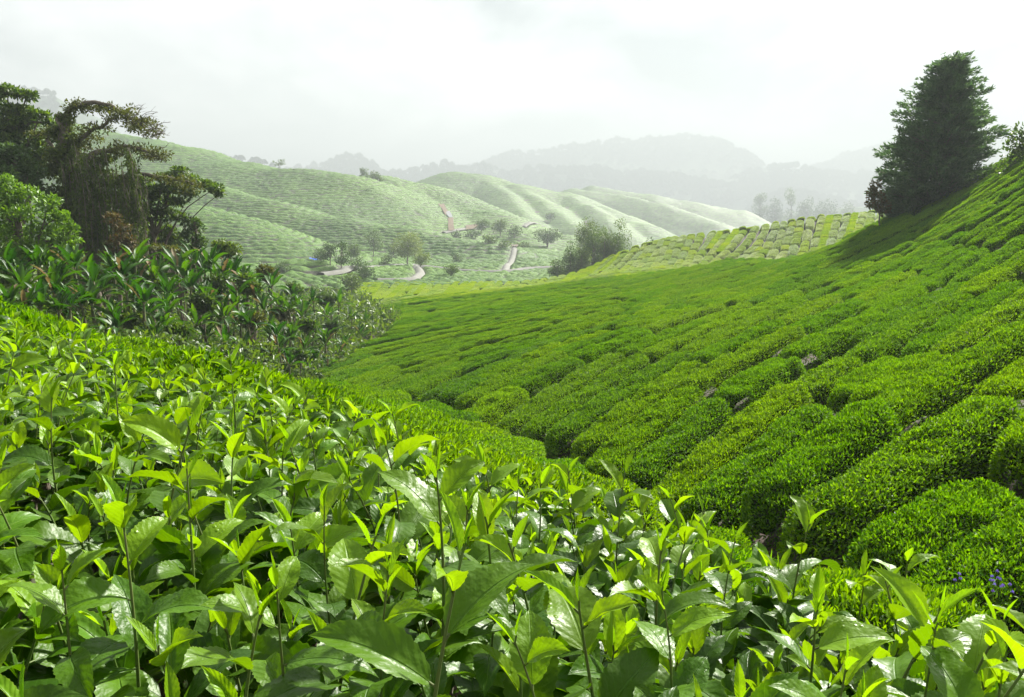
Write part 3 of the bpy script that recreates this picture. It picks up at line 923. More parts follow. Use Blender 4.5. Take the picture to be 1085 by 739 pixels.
def shoot_mesh(seed, H=.22, nl=6, big=1.0):
    r = np.random.default_rng(seed)
    mb = MB()
    bx, by = r.normal(0, .12, 2)
    tt = np.linspace(0, 1, 9)
    P = np.stack([bx * H * tt ** 2, by * H * tt ** 2, H * tt], 1)
    tube(mb, P, np.linspace(.0022, .001, 9), 6, 1)
    az = r.uniform(0, 6.28)
    for k in range(nl):
        f = 1 - (k / max(nl - 1, 1)) ** .9 * .8 if k else 1.0
        f = [1.0, .97, .86, .70, .52, .34, .18, .1][k] + r.uniform(-.03, .03) * (k > 1)
        pos = np.array([bx * H * f ** 2, by * H * f ** 2, H * f])
        if k == 0:   L, el, curl, age, fold = .034, 1.35, .0, 1.0, 1.0
        elif k == 1: L, el, curl, age, fold = r.uniform(.045, .065), r.uniform(.9, 1.3), r.uniform(.1, .5), 1.0, r.uniform(.35, .8)
        elif k == 2: L, el, curl, age, fold = r.uniform(.06, .085), r.uniform(.6, 1.2), r.uniform(.4, 1.1), r.uniform(.4, .9), r.uniform(.3, .7)
        elif k == 3: L, el, curl, age, fold = r.uniform(.075, .105), r.uniform(.35, 1.0), r.uniform(.6, 1.4), r.uniform(.1, .5), r.uniform(.2, .6)
        else:        L, el, curl, age, fold = r.uniform(.085, .12), r.uniform(.1, .9), r.uniform(.6, 1.6), r.uniform(0, .2), r.uniform(.12, .5)
        L *= big * (.86 if k > 1 else .85)
        W = L * (r.uniform(.43, .56) if k > 1 else .30 if k else .18)
        V, Fc, uv = blade(L, W, fold, curl, r, 28 if k else 8, 6, .022, r.uniform(.02, .07))
        az += 2.4 + r.uniform(-.35, .35)
        # short leaf stalk
        st = .006
        d = np.array([-math.sin(az) * math.cos(el), math.cos(az) * math.cos(el), math.sin(el)])
        tube(mb, [pos, pos + d * st * 1.2], .0011, 5, 1)
        mb.add(place(V, pos + d * st, az, el, r.uniform(-.55, .55)), Fc, 0, uv, age * np.ones(len(V)) + 1e-5)
    return mb.mesh('shoot', [M['tealeaf'], M['teastem']])
SH_TALL = [shoot_mesh(500 + i, H=.16 + .025 * (i % 3), nl=7) for i in range(10)]
SH_LOW = [shoot_mesh(600 + i, H=.11, nl=6, big=1.0) for i in range(10)]
SH_HERO = [shoot_mesh(700 + i, H=.21, nl=8, big=1.1) for i in range(6)]

def canopy_near(X, Y):
    """height of the picked table of the foreground plants"""
    u = X / (np.abs(Y) + .25)
    a = np.interp(u, [-.9, -.64, 0, .4, .64, .9], [-.33, -.345, -.385, -.42, -.46, -.5])
    sl = np.interp(u, [-.9, -.64, -.3, 0, .2, .4, .64, .9], [-.035, -.055, -.145, -.22, -.28, -.36, -.50, -.55])
    return a + sl * np.clip(Y - .5, 0, 9) + .02 * fbm(X * 3, Y * 3, 2)

def in_near(x, y, m=0.0):
    px = 542.5 + F * x / (y * CP + .4 * SP + .02)
    return y > .12 and y < near_edge(px) + m and abs(px - 542.5) < 860

# plant centres
_r = random.Random(21)
cent = []
tries = 0
while tries < 4000:
    tries += 1
    x, y = _r.uniform(-3.5, 1.7), _r.uniform(.2, 3.9)
    if in_near(x, y, -.1) and all((x - a) ** 2 + (y - b) ** 2 > .47 ** 2 for a, b in cent): cent.append((x, y))
cent = np.array(cent)
cand = []
cells = {}
tries = 0
while tries < 220000:
    tries += 1
    x, y = _r.uniform(-3.9, 1.9), _r.uniform(.14, 4.0)
    if not in_near(x, y): continue
    sp_ = .061 if y < 2.2 else .076
    c = (int(x // sp_), int(y // sp_))
    if any((x - a) ** 2 + (y - b) ** 2 < sp_ ** 2 for i in (-1, 0, 1) for j in (-1, 0, 1) for a, b in cells.get((c[0] + i, c[1] + j), ())): continue
    cells.setdefault(c, []).append((x, y)); cand.append((x, y))
print('near plants', len(cent), 'shoots', len(cand))

HEROES = [ # px, py of the shoot tip, distance, scale, turn
 (465,470,.72,1.05,0.4),(240,612,.56,1.0,2.0),(128,520,.66,.9,4.1),(296,585,.60,.85,1.2),(60,575,.62,.85,5.2),(716,612,.68,.8,3.3),
 (845,535,1.15,1.0,.6),(985,640,.72,.95,2.6),(962,575,1.2,1.0,4.4),(343,515,.95,.9,.2),(655,490,1.35,1.0,1.9),(545,500,1.2,.9,3.8),
 (118,375,1.7,1.1,2.2),(245,372,1.9,1.1,.9),(425,425,1.75,1.1,4.9),(287,392,1.8,1.0,3.0),(48,405,1.3,1.0,1.0),(590,645,.55,.85,5.5),
 (770,560,1.0,.85,2.9),(20,480,.9,1.0,.3),(400,590,.62,.8,2.4),(880,680,.6,.9,1.3)]
plants = []
LOOK = ['tea plant of large wet leaves', 'tea plant with big glossy leaves', 'leafy tea plant with bright new tips', 'tea plant of broad toothed leaves']
def plant_label(k, x, y):
    z = float(canopy_near(np.array([x]), np.array([y]))[0])
    px, py = project(x, y, z)
    nx = 'below the jungle edge' if px < 60 else 'below the jungle trees' if px < 330 else 'below the bend of the gully' if px < 640 else 'below the facing slope' if px < 960 else 'by the violet flowers'
    ny = 'at the very bottom of the picture' if py > 640 else 'in the second rank up from the bottom' if py > 520 else 'in the middle of the large-leaved bed' if py > 430 else 'at the far rim of the large-leaved bed'
    return nx, ny
used = {}
lower = []
for k, (x, y) in enumerate(cent):
    z = float(canopy_near(np.array([x]), np.array([y]))[0])
    g = float(S1(x, y)) - .75
    root = empty('tea_plant', (x, y, g))
    nx, ny = plant_label(k, x, y)
    n_ = used.get((nx, ny), 0); used[(nx, ny)] = n_ + 1
    lab = LOOK[(k + n_) % 4].split(' with ')[0] if n_ == 0 else LOOK[(k + n_) % 4]
    ny = {'in the middle of the large-leaved bed': 'mid bed', 'in the second rank up from the bottom': 'second rank', 'at the far rim of the large-leaved bed': 'far rim of the bed', 'at the very bottom of the picture': 'bottom of the picture'}[ny]
    tag(root, f'{LOOK[n_ % 4]} {nx}, {ny}', 'tea plant', 'large-leaved tea plants around the camera')
    plants.append((root, x, y, g))
def own_plant(x, y):
    return int(np.argmin((cent[:, 0] - x) ** 2 + (cent[:, 1] - y) ** 2))
cnt = [0] * len(plants)
def add_shoot(me, x, y, z, rz, tilt, s):
    i = own_plant(x, y); root, rx, ry, rg = plants[i]
    o = bpy.data.objects.new('shoot', me); link(o, root)
    o.location = (x - rx, y - ry, z - rg)
    o.rotation_euler = (tilt[0], tilt[1], rz); o.scale = (s, s, s)
    cnt[i] += 1
hero_xy = []
for px, py, Y, s, rz in HEROES:
    s *= .86
    x, y, z = at(px, py, Y)
    hero_xy.append((x, y))
    add_shoot(SH_HERO[int(rz * 7) % len(SH_HERO)], x, y, z - (.21 + .03) * s, rz, (_r.uniform(-.08, .08), _r.uniform(-.08, .08)), s)
for (x, y) in cand:
    if any((x - a) ** 2 + (y - b) ** 2 < .055 ** 2 for a, b in hero_xy): continue
    if cnt[own_plant(x, y)] >= 98: continue
    z = float(canopy_near(np.array([x]), np.array([y]))[0])
    tall = _r.random() < .22
    s = _r.uniform(.78, 1.1) * float(np.interp(y, [.25, .5, .9, 1.6], [.8, .95, 1.15, 1.0]))
    me = _r.choice(SH_TALL if tall else SH_LOW)
    top = (.15 if tall else .11) * s
    zz_ = z + _r.uniform(-.045, .02) - top + (.06 if tall else 0)
    if y < .5: zz_ -= .05
    if x * x + y * y < .38 ** 2: continue
    add_shoot(me, x, y, zz_, _r.uniform(0, 6.28), (_r.gauss(0, .16), _r.gauss(0, .16)), s)
print('shoots per plant', max(cnt))

# older leaves and twigs under the shoots
def lower_mesh(k):
    r = np.random.default_rng(900 + k)
    root, rx, ry, rg = plants[k]
    mb = MB()
    n = 800
    for _ in range(n):
        x, y = rx + r.uniform(-.5, .5), ry + r.uniform(-.5, .5)
        if own_plant(x, y) != k or not in_near(x, y, .06): continue
        z = float(canopy_near(np.array([x]), np.array([y]))[0]) - .07 - abs(r.normal(0, .11))
        L = r.uniform(.07, .11)
        V, Fc, uv = blade(L, L * r.uniform(.42, .56), r.uniform(.1, .5), r.uniform(.3, 1.3), r, 8, 4, .01, .03)
        mb.add(place(V, (x - rx, y - ry, z - rg), r.uniform(0, 6.28), r.uniform(-.2, .8), r.uniform(-.6, .6)), Fc, 0, uv, np.full(len(V), r.uniform(.01, .2)))
    mb2 = MB()
    for _ in range(46):
        x, y = rx + r.uniform(-.4, .4), ry + r.uniform(-.4, .4)
        if own_plant(x, y) != k or not in_near(x, y): continue
        z = float(canopy_near(np.array([x]), np.array([y]))[0]) - .1
        a = np.array([r.uniform(-.06, .06), r.uniform(-.06, .06), 0.0]); b = np.array([x - rx, y - ry, z - rg])
        t = np.linspace(0, 1, 7)[:, None]
        P = a * (1 - t) + b * t; P[:, 2] = b[2] * t[:, 0] ** .7
        P += r.normal(0, .012, P.shape) * (t > 0)
        tube(mb2, P, np.linspace(.011, .0025, 7), 5)
    o = mb.build('lower_leaves', [M['tealeaf']], root)
    t_ = mb2.build('stem', [M['bark']], root)
for k in range(len(plants)): lower_mesh(k)
# ------------------------------------------------------------------ trees
def curve_pts(a, b, sag=0.0, wob=.06, n=8, r=None):
    a, b = np.asarray(a, float), np.asarray(b, float)
    t = np.linspace(0, 1, n)[:, None]
    L = np.linalg.norm(b - a)
    P = a * (1 - t) + b * t
    P[:, 2] += sag * L * np.sin(math.pi * t[:, 0])
    P[1:-1] += (r or RNG).normal(0, wob * L / n * 1.5, (n - 2, 3))
    return P

def clump_leaves(mb, clumps, per, leaf, mat=0, up=.5, flat=1.0, aspect=.5, out=.7, shell=.35):
    """clumps: (x, y, z, rx, ry, rz); per = leaves per unit clump size"""
    for c in clumps:
        n = max(24, int(2.6 * per * (c[3] * c[4] + c[3] * c[5] + c[4] * c[5]) / 3))
        d = rand_unit(n)
        rr = 1 - RNG.random(n) ** 2 * (1 - shell)
        rr *= 1 + .22 * fbm(d[:, 0] * 2.2 + c[0], d[:, 1] * 2.2 + c[2], 2)
        P = np.array(c[:3]) + d * rr[:, None] * np.array(c[3:6])
        D = norm(d * out + rand_unit(n) * .9 + np.array([0, 0, .1]))
        Nn = norm(np.array([0, 0, 1.0]) * up + d * .5 + rand_unit(n) * .55)
        L = RNG.uniform(.7, 1.3, n) * leaf
        leaf_cloud(mb, P, D, Nn, L, L * aspect, mat, .15)

def tree(name, label, cat, base, trunk_top, clumps, per, leaf, lmat, bmat='bark', tr=.18, group=None, limbs=True, extra=None, **kw):
    base = np.asarray(base, float)
    root = empty(name, tuple(base))
    tag(root, label, cat, group)
    mb = MB()
    top = np.asarray(trunk_top, float) - base
    P = curve_pts((0, 0, -.5), top, 0, .05, 9)
    tube(mb, P, np.linspace(tr, tr * .45, 9), 8)
    if limbs:
        for c in (clumps[::5] if len(clumps) > 30 else clumps):
            q = np.array(c[:3]) - base
            s = P[int(RNG.integers(3, 8))]
            tube(mb, curve_pts(s, q, .08, .08, 6), np.linspace(tr * .38, tr * .1, 6), 5)
    mb.build('trunk', [M[bmat]], root)
    cb = MB()
    clump_leaves(cb, [(c[0] - base[0], c[1] - base[1], c[2] - base[2], c[3], c[4], c[5]) for c in clumps], per, leaf, **kw)
    cb.build('crown', [M[lmat]], root, smooth=False)
    return root

def pxclumps(lst, Y, depth=.9):
    """clumps outlined in the photograph at distance Y: (px, py, rx, ry[, dy])"""
    out = []
    for c in lst:
        px, py, rx, ry = c[:4]; dy = c[4] if len(c) > 4 else float(RNG.uniform(-.4, .4) * rx * Y / F)
        k = (Y + dy) / F
        x, y, z = at(px, py, Y + dy)
        out.append((x, y, z, rx * k, rx * k * depth, ry * k))
    return out

# the big cone-shaped tree on the crest
def cone_tree():
    Y = 60.0; k = Y / F
    bx, by, bz = at(993, 212, Y)
    bz = S1(bx, by) - .75
    root = empty('conifer', (bx, by, bz))
    tag(root, 'tall dense dark cone-shaped conifer standing on the crest of the facing slope', 'tree')
    tip = at(1008, 60, Y)[2] - bz
    mb = MB(); tube(mb, [(0, 0, -.3), (.05, 0, tip * .4), (.6, 0, tip * .93)], [.34, .22, .04], 8)
    lt = np.interp
    cl = []
    pys = [58,72,90,110,130,150,170,190,205,222,236]
    Lf = [1006,995,979,966,957,949,943,934,930,938,950]
    Rt = [1011,1020,1029,1036,1043,1045,1047,1047,1040,1014,982]
    r = np.random.default_rng(4)
    for i in range(1050):
        py = 60 + 176 * r.random() ** .75
        l, g = lt(py, pys, Lf), lt(py, pys, Rt)
        cx_, hw = (l + g) / 2, (g - l) / 2
        a = r.uniform(0, 2 * math.pi); rad = hw * k * r.uniform(.4, .98) * (1 + .16 * math.sin(a * 3 + py / 9) + .10 * math.sin(a * 5 + py / 4))
        q = at(cx_, py, Y)
        c = (q[0] + math.cos(a) * rad - bx, by + math.sin(a) * rad - by, q[2] - bz)
        s = r.uniform(.25, .55)
        cl.append((c, a, s, rad))
    cb = MB()
    for c, a, s, rad in cl:
        # a spray: a fan of feathery twigs reaching outward and up
        n = 75
        o = np.array([math.cos(a), math.sin(a), .25])
        t = r.random(n)[:, None]
        P = np.array(c) - o * .7 + o * t * 1.6 * s / .55 + r.normal(0, 1, (n, 3)) * np.array([.26, .26, .16]) * (1.15 - t)
        D = norm(o + rand_unit(n) * .75 + np.array([0, 0, .15]))
        Nn = norm(rand_unit(n) + np.array([0, 0, .8]))
        L = r.uniform(.16, .38, n)
        leaf_cloud(cb, P, D, Nn, L, L * .28, 0, .1)
        if r.random() < .4: tube(mb, curve_pts((0.02 * c[2], 0, max(c[2] - rad * .35, .1)), c, 0, .03, 5), np.linspace(.06, .015, 5), 4)
    # inner mass of needles keeps the heart of the crown closed
    inner = []
    for py in range(100, 232, 9):
        l, g = lt(py, pys, Lf), lt(py, pys, Rt); q = at((l + g) / 2, py, Y)
        inner.append((q[0] - bx, 0, q[2] - bz, (g - l) / 2 * k * .5, (g - l) / 2 * k * .5, .7))
    clump_leaves(cb, inner, 200, .3, aspect=.3, shell=.2)
    mb.build('trunk', [M['bark']], root); cb.build('crown', [M['cone']], root, smooth=False)
cone_tree()

def ground_at(px, py, Y):
    x, y, z = at(px, py, Y); return (x, y, S1(x, y) - .75)

tree('rusty_shrub', 'loose shrub with rust-tinged leaves leaning out from the foot of the big conifer', 'shrub', ground_at(935,232,59), at(930,212,59),
     pxclumps([(930,212,7,8),(924,205,5,5),(928,196,5,5),(936,220,7,7),(922,216,4,4)], 59), 420, .22, 'rust', tr=.08)
tree('broadleaf_tree', 'half-cropped airy tree at the picture edge beyond the conifer', 'tree', ground_at(1092,196,52), at(1092,150,52),
     pxclumps([(1080,140,7,7),(1075,155,9,8),(1088,165,14,12),(1066,168,5,4),(1062,181,6,4),(1098,145,14,16),(1078,178,9,7),(1110,170,18,18)], 52), 200, .26, 'darkleaf', tr=.14)
tree('shrub', 'pale green bushy shrub between the conifer and the cropped edge tree', 'shrub', ground_at(1055,205,57), at(1052,195,57),
     pxclumps([(1050,190,11,8),(1060,180,8,6),(1044,196,9,7),(1066,192,8,8),(1036,203,9,6)], 57), 260, .22, 'mid', tr=.08)

# --- jungle on the left hand side
J = 44.0
def sub_clumps(cl):
    out = []
    for c in cl:
        out.append((*c[:3], c[3] * .72, c[4] * .72, c[5] * .72))
        for _ in range(4):
            d = rand_unit(1)[0]; d[2] = abs(d[2]) * .8 - .1
            f = RNG.uniform(.28, .5)
            out.append((c[0] + d[0] * c[3] * .75, c[1] + d[1] * c[4] * .75, c[2] + d[2] * c[5] * .9, c[3] * f, c[4] * f, c[5] * f))
    return out
def jung(name, label, basepx, toppx, cl, Y, per, leaf, mat, tr=.2, cat='tree', **kw):
    b = ground_at(basepx[0], basepx[1], Y)
    return tree(name, label, cat, b, at(toppx[0], toppx[1], Y), sub_clumps(pxclumps(cl, Y)), per, leaf, mat, tr=tr, **kw)

# tall mossy tree at the picture edge
jung('jungle_tree', 'tall dark jungle tree with mossy layered boughs at the picture edge', (5,300), (10,110),
     [(8,97,16,6),(28,102,14,5),(-15,105,20,9),(15,118,24,7),(42,122,12,5),(56,132,12,4),(70,140,7,3),(5,140,26,12),(30,150,22,12),(62,148,10,5),(0,165,26,14),(28,172,22,12),(50,165,12,8),(-30,140,28,26),(22,132,20,8)], 47, 330, .26, 'darkleaf', .3)
jung('jungle_tree', 'round dull green jungle tree between the tall mossy tree and the bright one', (20,300), (15,170),
     [(14,170,20,14),(30,185,14,12),(0,186,22,16),(38,200,10,10),(20,198,18,12)], 41, 380, .22, 'mid', .2)
# bright tree
jung('bright_tree', 'bright yellow-green bushy tree in front of the vine-draped tree', (25,330), (20,230),
     [(8,195,16,9),(30,206,18,9),(50,216,15,9),(0,212,24,12),(22,225,26,12),(60,232,18,10),(45,245,24,12),(76,244,9,6),(10,250,28,16),(72,255,13,8),(40,265,30,14),(10,275,28,16),(60,278,22,12),(-25,235,28,30),(82,270,8,7)], 34, 420, .17, 'bright', .2)
# vine-draped tree with arching boughs
def vine_tree():
    Y = 43.0
    b = np.array(ground_at(100, 330, Y))
    root = empty('vine_draped_tree', tuple(b))
    tag(root, 'leaning jungle tree smothered in hanging vines, two bare arching boughs over it', 'tree')
    L = lambda px, py, dy=0: np.array(at(px, py, Y + dy)) - b
    mb = MB()
    def path(pts, r0, r1, sub=3):
        P = np.array([L(*p) for p in pts]); t = np.linspace(0, 1, len(P)); tt = np.linspace(0, 1, len(P) * sub)
        Q = np.stack([np.interp(tt, t, P[:, i]) for i in range(3)], 1)
        for _ in range(2): Q[1:-1] = (Q[:-2] + 2 * Q[1:-1] + Q[2:]) / 4
        Q[1:-1] += RNG.normal(0, .05, (len(Q) - 2, 3))
        tube(mb, Q, np.linspace(r0, r1, len(Q)), 6); return Q
    path([(102,345),(98,290),(88,230),(76,180),(66,140),(64,122)], .55, .2)
    boughs = [path([(66,130),(72,118),(84,110),(100,108),(118,112),(132,122),(146,130),(158,140)], .17, .04),
              path([(74,160),(86,148),(102,136),(120,126),(134,122)], .14, .05),
              path([(84,175),(100,162),(122,158),(142,155),(158,160),(172,170)], .18, .05),
              path([(92,200),(120,188),(150,184),(180,188),(205,196)], .2, .05),
              path([(80,190),(60,170),(52,150),(50,140)], .16, .05)]
    # bare twigs
    r = np.random.default_rng(8)
    for st, n, sp_ in (((140,128),20,26),((158,140),16,18),((165,165),10,24),((120,126),8,14)):
        for _ in range(n):
            a = L(st[0] + r.uniform(-14, 10), st[1] + r.uniform(-4, 5), r.uniform(-.5, .5))
            e_ = a + np.array([r.uniform(.2, 1), r.uniform(-.4, .4), r.uniform(-.35, .6)]) * sp_ * Y / F
            P = curve_pts(a, e_, .05, .2, 6, r)
            tube(mb, P, np.linspace(.022, .007, 6), 4)
            for j in (2, 3, 4):
                q = P[j] + np.array([r.uniform(.1, 1), r.uniform(-.4, .4), r.uniform(-.5, .7)]) * sp_ * .35 * Y / F
                tube(mb, [P[j], q], [.009, .004], 3)
    mb.build('trunk', [M['bark']], root)
    # moss and ferns along the boughs
    cb = MB()
    for Q in boughs:
        cs = []
        for q in Q:
            if r.random() < .25: continue
            for _ in range(3):
                cs.append((q[0] + r.normal(0, .3), q[1] + r.normal(0, .4), q[2] + r.uniform(-.35, .15), r.uniform(.15, .5), r.uniform(.2, .5), r.uniform(.08, .28)))
        clump_leaves(cb, cs, 200, .17, shell=.1, aspect=.4)
    cb.build('boughs_moss', [M['moss']], root, smooth=False)
    # leafy cloak round the trunk
    cc = MB()
    cl = [(72,128,9,8),(66,142,11,9),(76,152,12,9),(68,165,15,10),(84,172,13,9),(62,182,16,11),(86,192,17,12),(74,206,20,14),(100,208,14,12),(84,228,22,14),(108,232,16,12),(60,215,14,12),(96,252,22,14),(72,248,18,12),(118,256,14,12)]
    clump_leaves(cc, [(c[0] - b[0], c[1] - b[1], c[2] - b[2], *c[3:]) for c in sub_clumps(pxclumps(cl + [(128,236,13,10),(118,196,14,8),(132,212,12,9),(110,170,9,6),(140,246,11,9),(104,186,11,8)], Y))], 420, .21)
    cc.build('crown', [M['vine']], root, smooth=False)
    # hanging vine curtains
    vb = MB()
    for _ in range(190):
        px, py = r.choice([70, 84, 100, 112, 130, 141]) + r.normal(0, 6), r.uniform(150, 240)
        py += (px - 100) * .15
        a = L(px, py, r.uniform(-2.2, .2)); Lv = r.uniform(.8, 1.2) * r.choice([1.2, 2.2, 4.0])
        n = int(Lv * 34)
        t = r.random(n)
        P = a + np.stack([.1 * np.sin(t * 7 + px) + r.normal(0, .05, n), r.normal(0, .07, n), -t * Lv], 1)
        D = norm(np.array([0, 0, -1]) + rand_unit(n) * .7); Nn = rand_unit(n)
        Ls = r.uniform(.1, .2, n)
        leaf_cloud(vb, P, D, Nn, Ls, Ls * .45, 0, .1)
        tube(vb, [a, a + np.array([.1, 0, -Lv * .5]), a + np.array([.05, 0, -Lv])], .02, 3, 1)
    vb.build('hanging_vines', [M['vine'], M['bark']], root, smooth=False)
vine_tree()
jung('jungle_tree', 'jungle tree with flat layered crown reaching out towards the misty hill', (165,330), (160,215),
     [(128,196,14,5),(150,190,16,5),(172,188,14,4),(188,182,10,4),(200,190,12,4),(214,196,13,4),(228,200,10,4),(232,206,7,3),(182,200,16,6),(150,204,18,8),(128,212,16,9),(168,212,16,8),(190,214,10,5),(146,224,20,10),(172,228,16,8),(188,230,10,5),(205,205,10,4),(160,200,14,6)], 46, 340, .22, 'darkleaf', .15)
jung('rusty_tree', 'small jungle tree with rust-brown leaf clusters under the hanging vines', (125,320), (125,260),
     [(118,232,10,8),(130,244,11,8),(124,256,12,8),(138,258,9,7),(132,270,13,8),(142,276,9,7),(116,270,10,8),(125,284,14,9)], 39, 420, .16, 'rust', .14)
jung('jungle_tree', 'dark narrow ivy-covered tree at the outer end of the jungle', (208,330), (206,235),
     [(200,236,10,6),(210,242,8,7),(202,250,11,8),(212,258,8,8),(204,266,12,8),(212,274,9,8),(198,272,10,8),(206,286,13,9),(190,262,9,8)], 44, 420, .17, 'darkleaf', .2)
jung('jungle_tree', 'shaded jungle tree filling the gap beneath the flat layered crown', (160,330), (165,245),
     [(150,240,18,10),(172,246,15,10),(160,258,20,12),(184,256,10,10),(178,272,16,12),(155,278,20,12),(140,290,16,10),(186,286,14,10),(110,285,18,12),(90,290,18,12),(70,295,18,10)], 48, 320, .24, 'darkleaf', .22)
jung('fern_tree', 'drooping yellowish fern-like tree hanging over the first banana plants', (195,330), (185,275),
     [(165,262,12,3),(180,264,12,3),(195,268,8,3),(200,275,6,3),(150,266,10,3)], 40, 500, .16, 'moss', .08)

# --- banana thicket
def banana_meshes(seed, nl=9, scale=1.0):
    r = np.random.default_rng(seed)
    sb = MB(); fb = MB()
    H = .9 * scale
    tube(sb, [(0, 0, -.3), (.02, 0, H * .5), (0, .02, H)], [.13, .1, .07], 8)
    az = r.uniform(0, 6.28)
    for k in range(nl):
        az += 2.4 + r.uniform(-.5, .5)
        L = r.uniform(1.5, 2.3) * scale; W = L * r.uniform(.22, .3)
        el = r.uniform(.75, 1.45) if k < nl * .7 else r.uniform(.2, .7)
        V, Fc, uv = blade(L, W, r.uniform(.25, .6), r.uniform(.3, 1.0) if k < nl * .7 else r.uniform(.8, 1.6), r, 16, 4, .03, .04)
        # torn edges: pull some edge points inwards
        Vg = V.reshape(17, 5, 3)
        for e_ in range(r.integers(0, 4)):
            i = r.integers(4, 15); s_ = r.choice([0, 4]); Vg[i, s_] = Vg[i, s_] * .35 + Vg[i, 2] * .65
        pet = .35 * scale
        d = np.array([-math.sin(az) * math.cos(el), math.cos(az) * math.cos(el), math.sin(el)])
        base = np.array([0, 0, H * r.uniform(.85, 1.0)])
        tube(sb, [base, base + d * pet], [.035, .022], 5)
        dead = r.random() < .1
        fb.add(place(Vg.reshape(-1, 3), base + d * pet, az, el, r.uniform(-.4, .4)), Fc, 1 if dead else 0, uv)
    return sb.mesh('stem', [M['stalk']]), fb.mesh('leaves', [M['banana'], M['deadleaf']])
BAN = [banana_meshes(40 + i, 9 + i % 3) for i in range(5)]
_r = random.Random(77)
bz_ = []
# along the thicket: (px range, py range of the leaf tops, distance)
def ban(px, py_top, Y, s=1.0): bz_.append((px, py_top, Y, s))
for px, py, Y, s in [(10,262,27,1.0),(38,258,28,1.0),(55,280,26,.9),(78,262,29,1),(22,285,25,.9),(98,276,28,1),(70,300,25,.9),(118,262,31,1.05),(96,300,27,.9),(40,300,24,.85),(140,255,32,1.1),(132,285,29,1),(160,270,33,1.05),
    (186,262,35,1.15),(178,290,31,1),(205,256,37,1.2),(200,285,33,1),(222,262,38,1.15),(150,300,28,.9),(176,312,30,.9),(232,280,37,1),(216,300,34,1),(246,272,40,1.1),(250,295,36,1),(238,318,33,.95),(205,325,31,.9),
    (262,280,42,1.05),(272,300,38,1),(262,325,34,.95),(286,288,44,1),(294,308,41,1),(284,335,36,.95),(236,345,31,.9),(262,352,33,.9),(308,300,48,1),(318,320,44,1),(306,340,40,.95),(296,355,36,.9),(284,368,34,.8),(332,306,54,1.1),
    (346,322,50,1),(330,340,45,1),(322,355,40,.9),(306,372,36,.8),(358,310,60,1.1),(372,326,56,1),(356,338,50,1),(344,352,45,.9),(336,368,40,.85),(388,334,62,1),(398,340,60,.9),(410,336,64,1),(380,344,54,.9),(366,358,48,.8),
    (120,318,27,.8),(165,335,28,.8),(196,345,29,.75),(5,300,23,.8),(270,375,33,.7),(228,366,30,.7)]:
    ban(px, py, Y, s)
for px, py, Y, s in list(bz_) + list(bz_)[::3]:
    ban(px + _r.uniform(-16, 16), py + _r.uniform(4, 16), Y * _r.uniform(.97, 1.06), s * .9)
_names = ['banana plant', 'upright banana plant', 'broad-leaved banana plant', 'ragged banana plant', 'leaning banana plant']
for i, (px, py, Y, s) in enumerate(bz_):
    x, y, zt = at(px, py, Y)
    s *= .52; H = 2.6 * s
    g = S1(x, y) - .75
    z = zt - H
    if z < g: s = s; z = max(z, g - .3)
    root = empty('banana_plant', (x, y, z))
    root.rotation_euler = (_r.uniform(-.12, .12), _r.uniform(-.12, .12), _r.uniform(0, 6.28))
    s_ = s * _r.uniform(.92, 1.08); root.scale = (s_, s_, s_)
    if px < 110: w_ = 'by the bright yellow-green tree'
    elif px < 215: w_ = 'under the jungle trees'
    elif px < 300: w_ = 'mid thicket'
    else: w_ = 'at the far thin end of the thicket'
    row = 'top rank' if py < 290 else 'middle rank' if py < 325 else 'lowest rank'
    tag(root, f'{_names[i % 5]} of the {row} {w_}', 'banana plant', f'banana plants {w_}, {row}')
    sm, lm = BAN[i % len(BAN)]
    link(bpy.data.objects.new('stem', sm), root); link(bpy.data.objects.new('leaves', lm), root)

# dark shrubs between and behind the banana plants
for i, (px, py, Y, w, h, mt) in enumerate([(112,290,34,26,20,'darkleaf'),(60,292,30,24,18,'darkleaf'),(238,262,42,22,16,'darkleaf'),(262,300,38,20,16,'darkleaf'),(160,300,33,24,18,'darkleaf'),(215,322,33,22,18,'darkleaf'),(300,330,42,18,16,'moss'),(325,345,42,16,12,'darkleaf'),(282,372,34,20,14,'darkleaf'),(250,370,31,20,14,'darkleaf'),(190,352,29,20,12,'darkleaf'),(350,345,48,14,10,'mid'),(318,375,37,14,10,'darkleaf'),(284,290,46,18,14,'moss'),(310,305,54,16,12,'mid'),(345,318,60,16,12,'mid'),(15,292,28,24,16,'darkleaf'),(140,338,28,22,12,'darkleaf'),(268,340,35,18,14,'moss'),(230,300,36,18,14,'darkleaf')]):
    x, y, z = at(px, py, Y); k = Y / F
    cl = pxclumps([(px + RNG.uniform(-.35, .35) * w, py + RNG.uniform(-.3, .4) * h, w * RNG.uniform(.25, .45), h * RNG.uniform(.25, .4)) for _ in range(9)], Y)
    where = 'under the bright tree' if px < 80 else 'under the jungle trees' if px < 245 else 'near the far end of the banana thicket' if px > 290 else 'mid banana thicket'
    tree('shrub', f'{dict(darkleaf="dark tangled", moss="dull mossy", mid="mid green")[mt]} shrub {where}, {"upper" if py < 300 else "lower"} edge', 'shrub', (x, y, min(z - 1.0, S1(x, y) - .4)), (x, y, z), cl, 380, .2, mt, tr=.06, group=f'shrubs {where}')

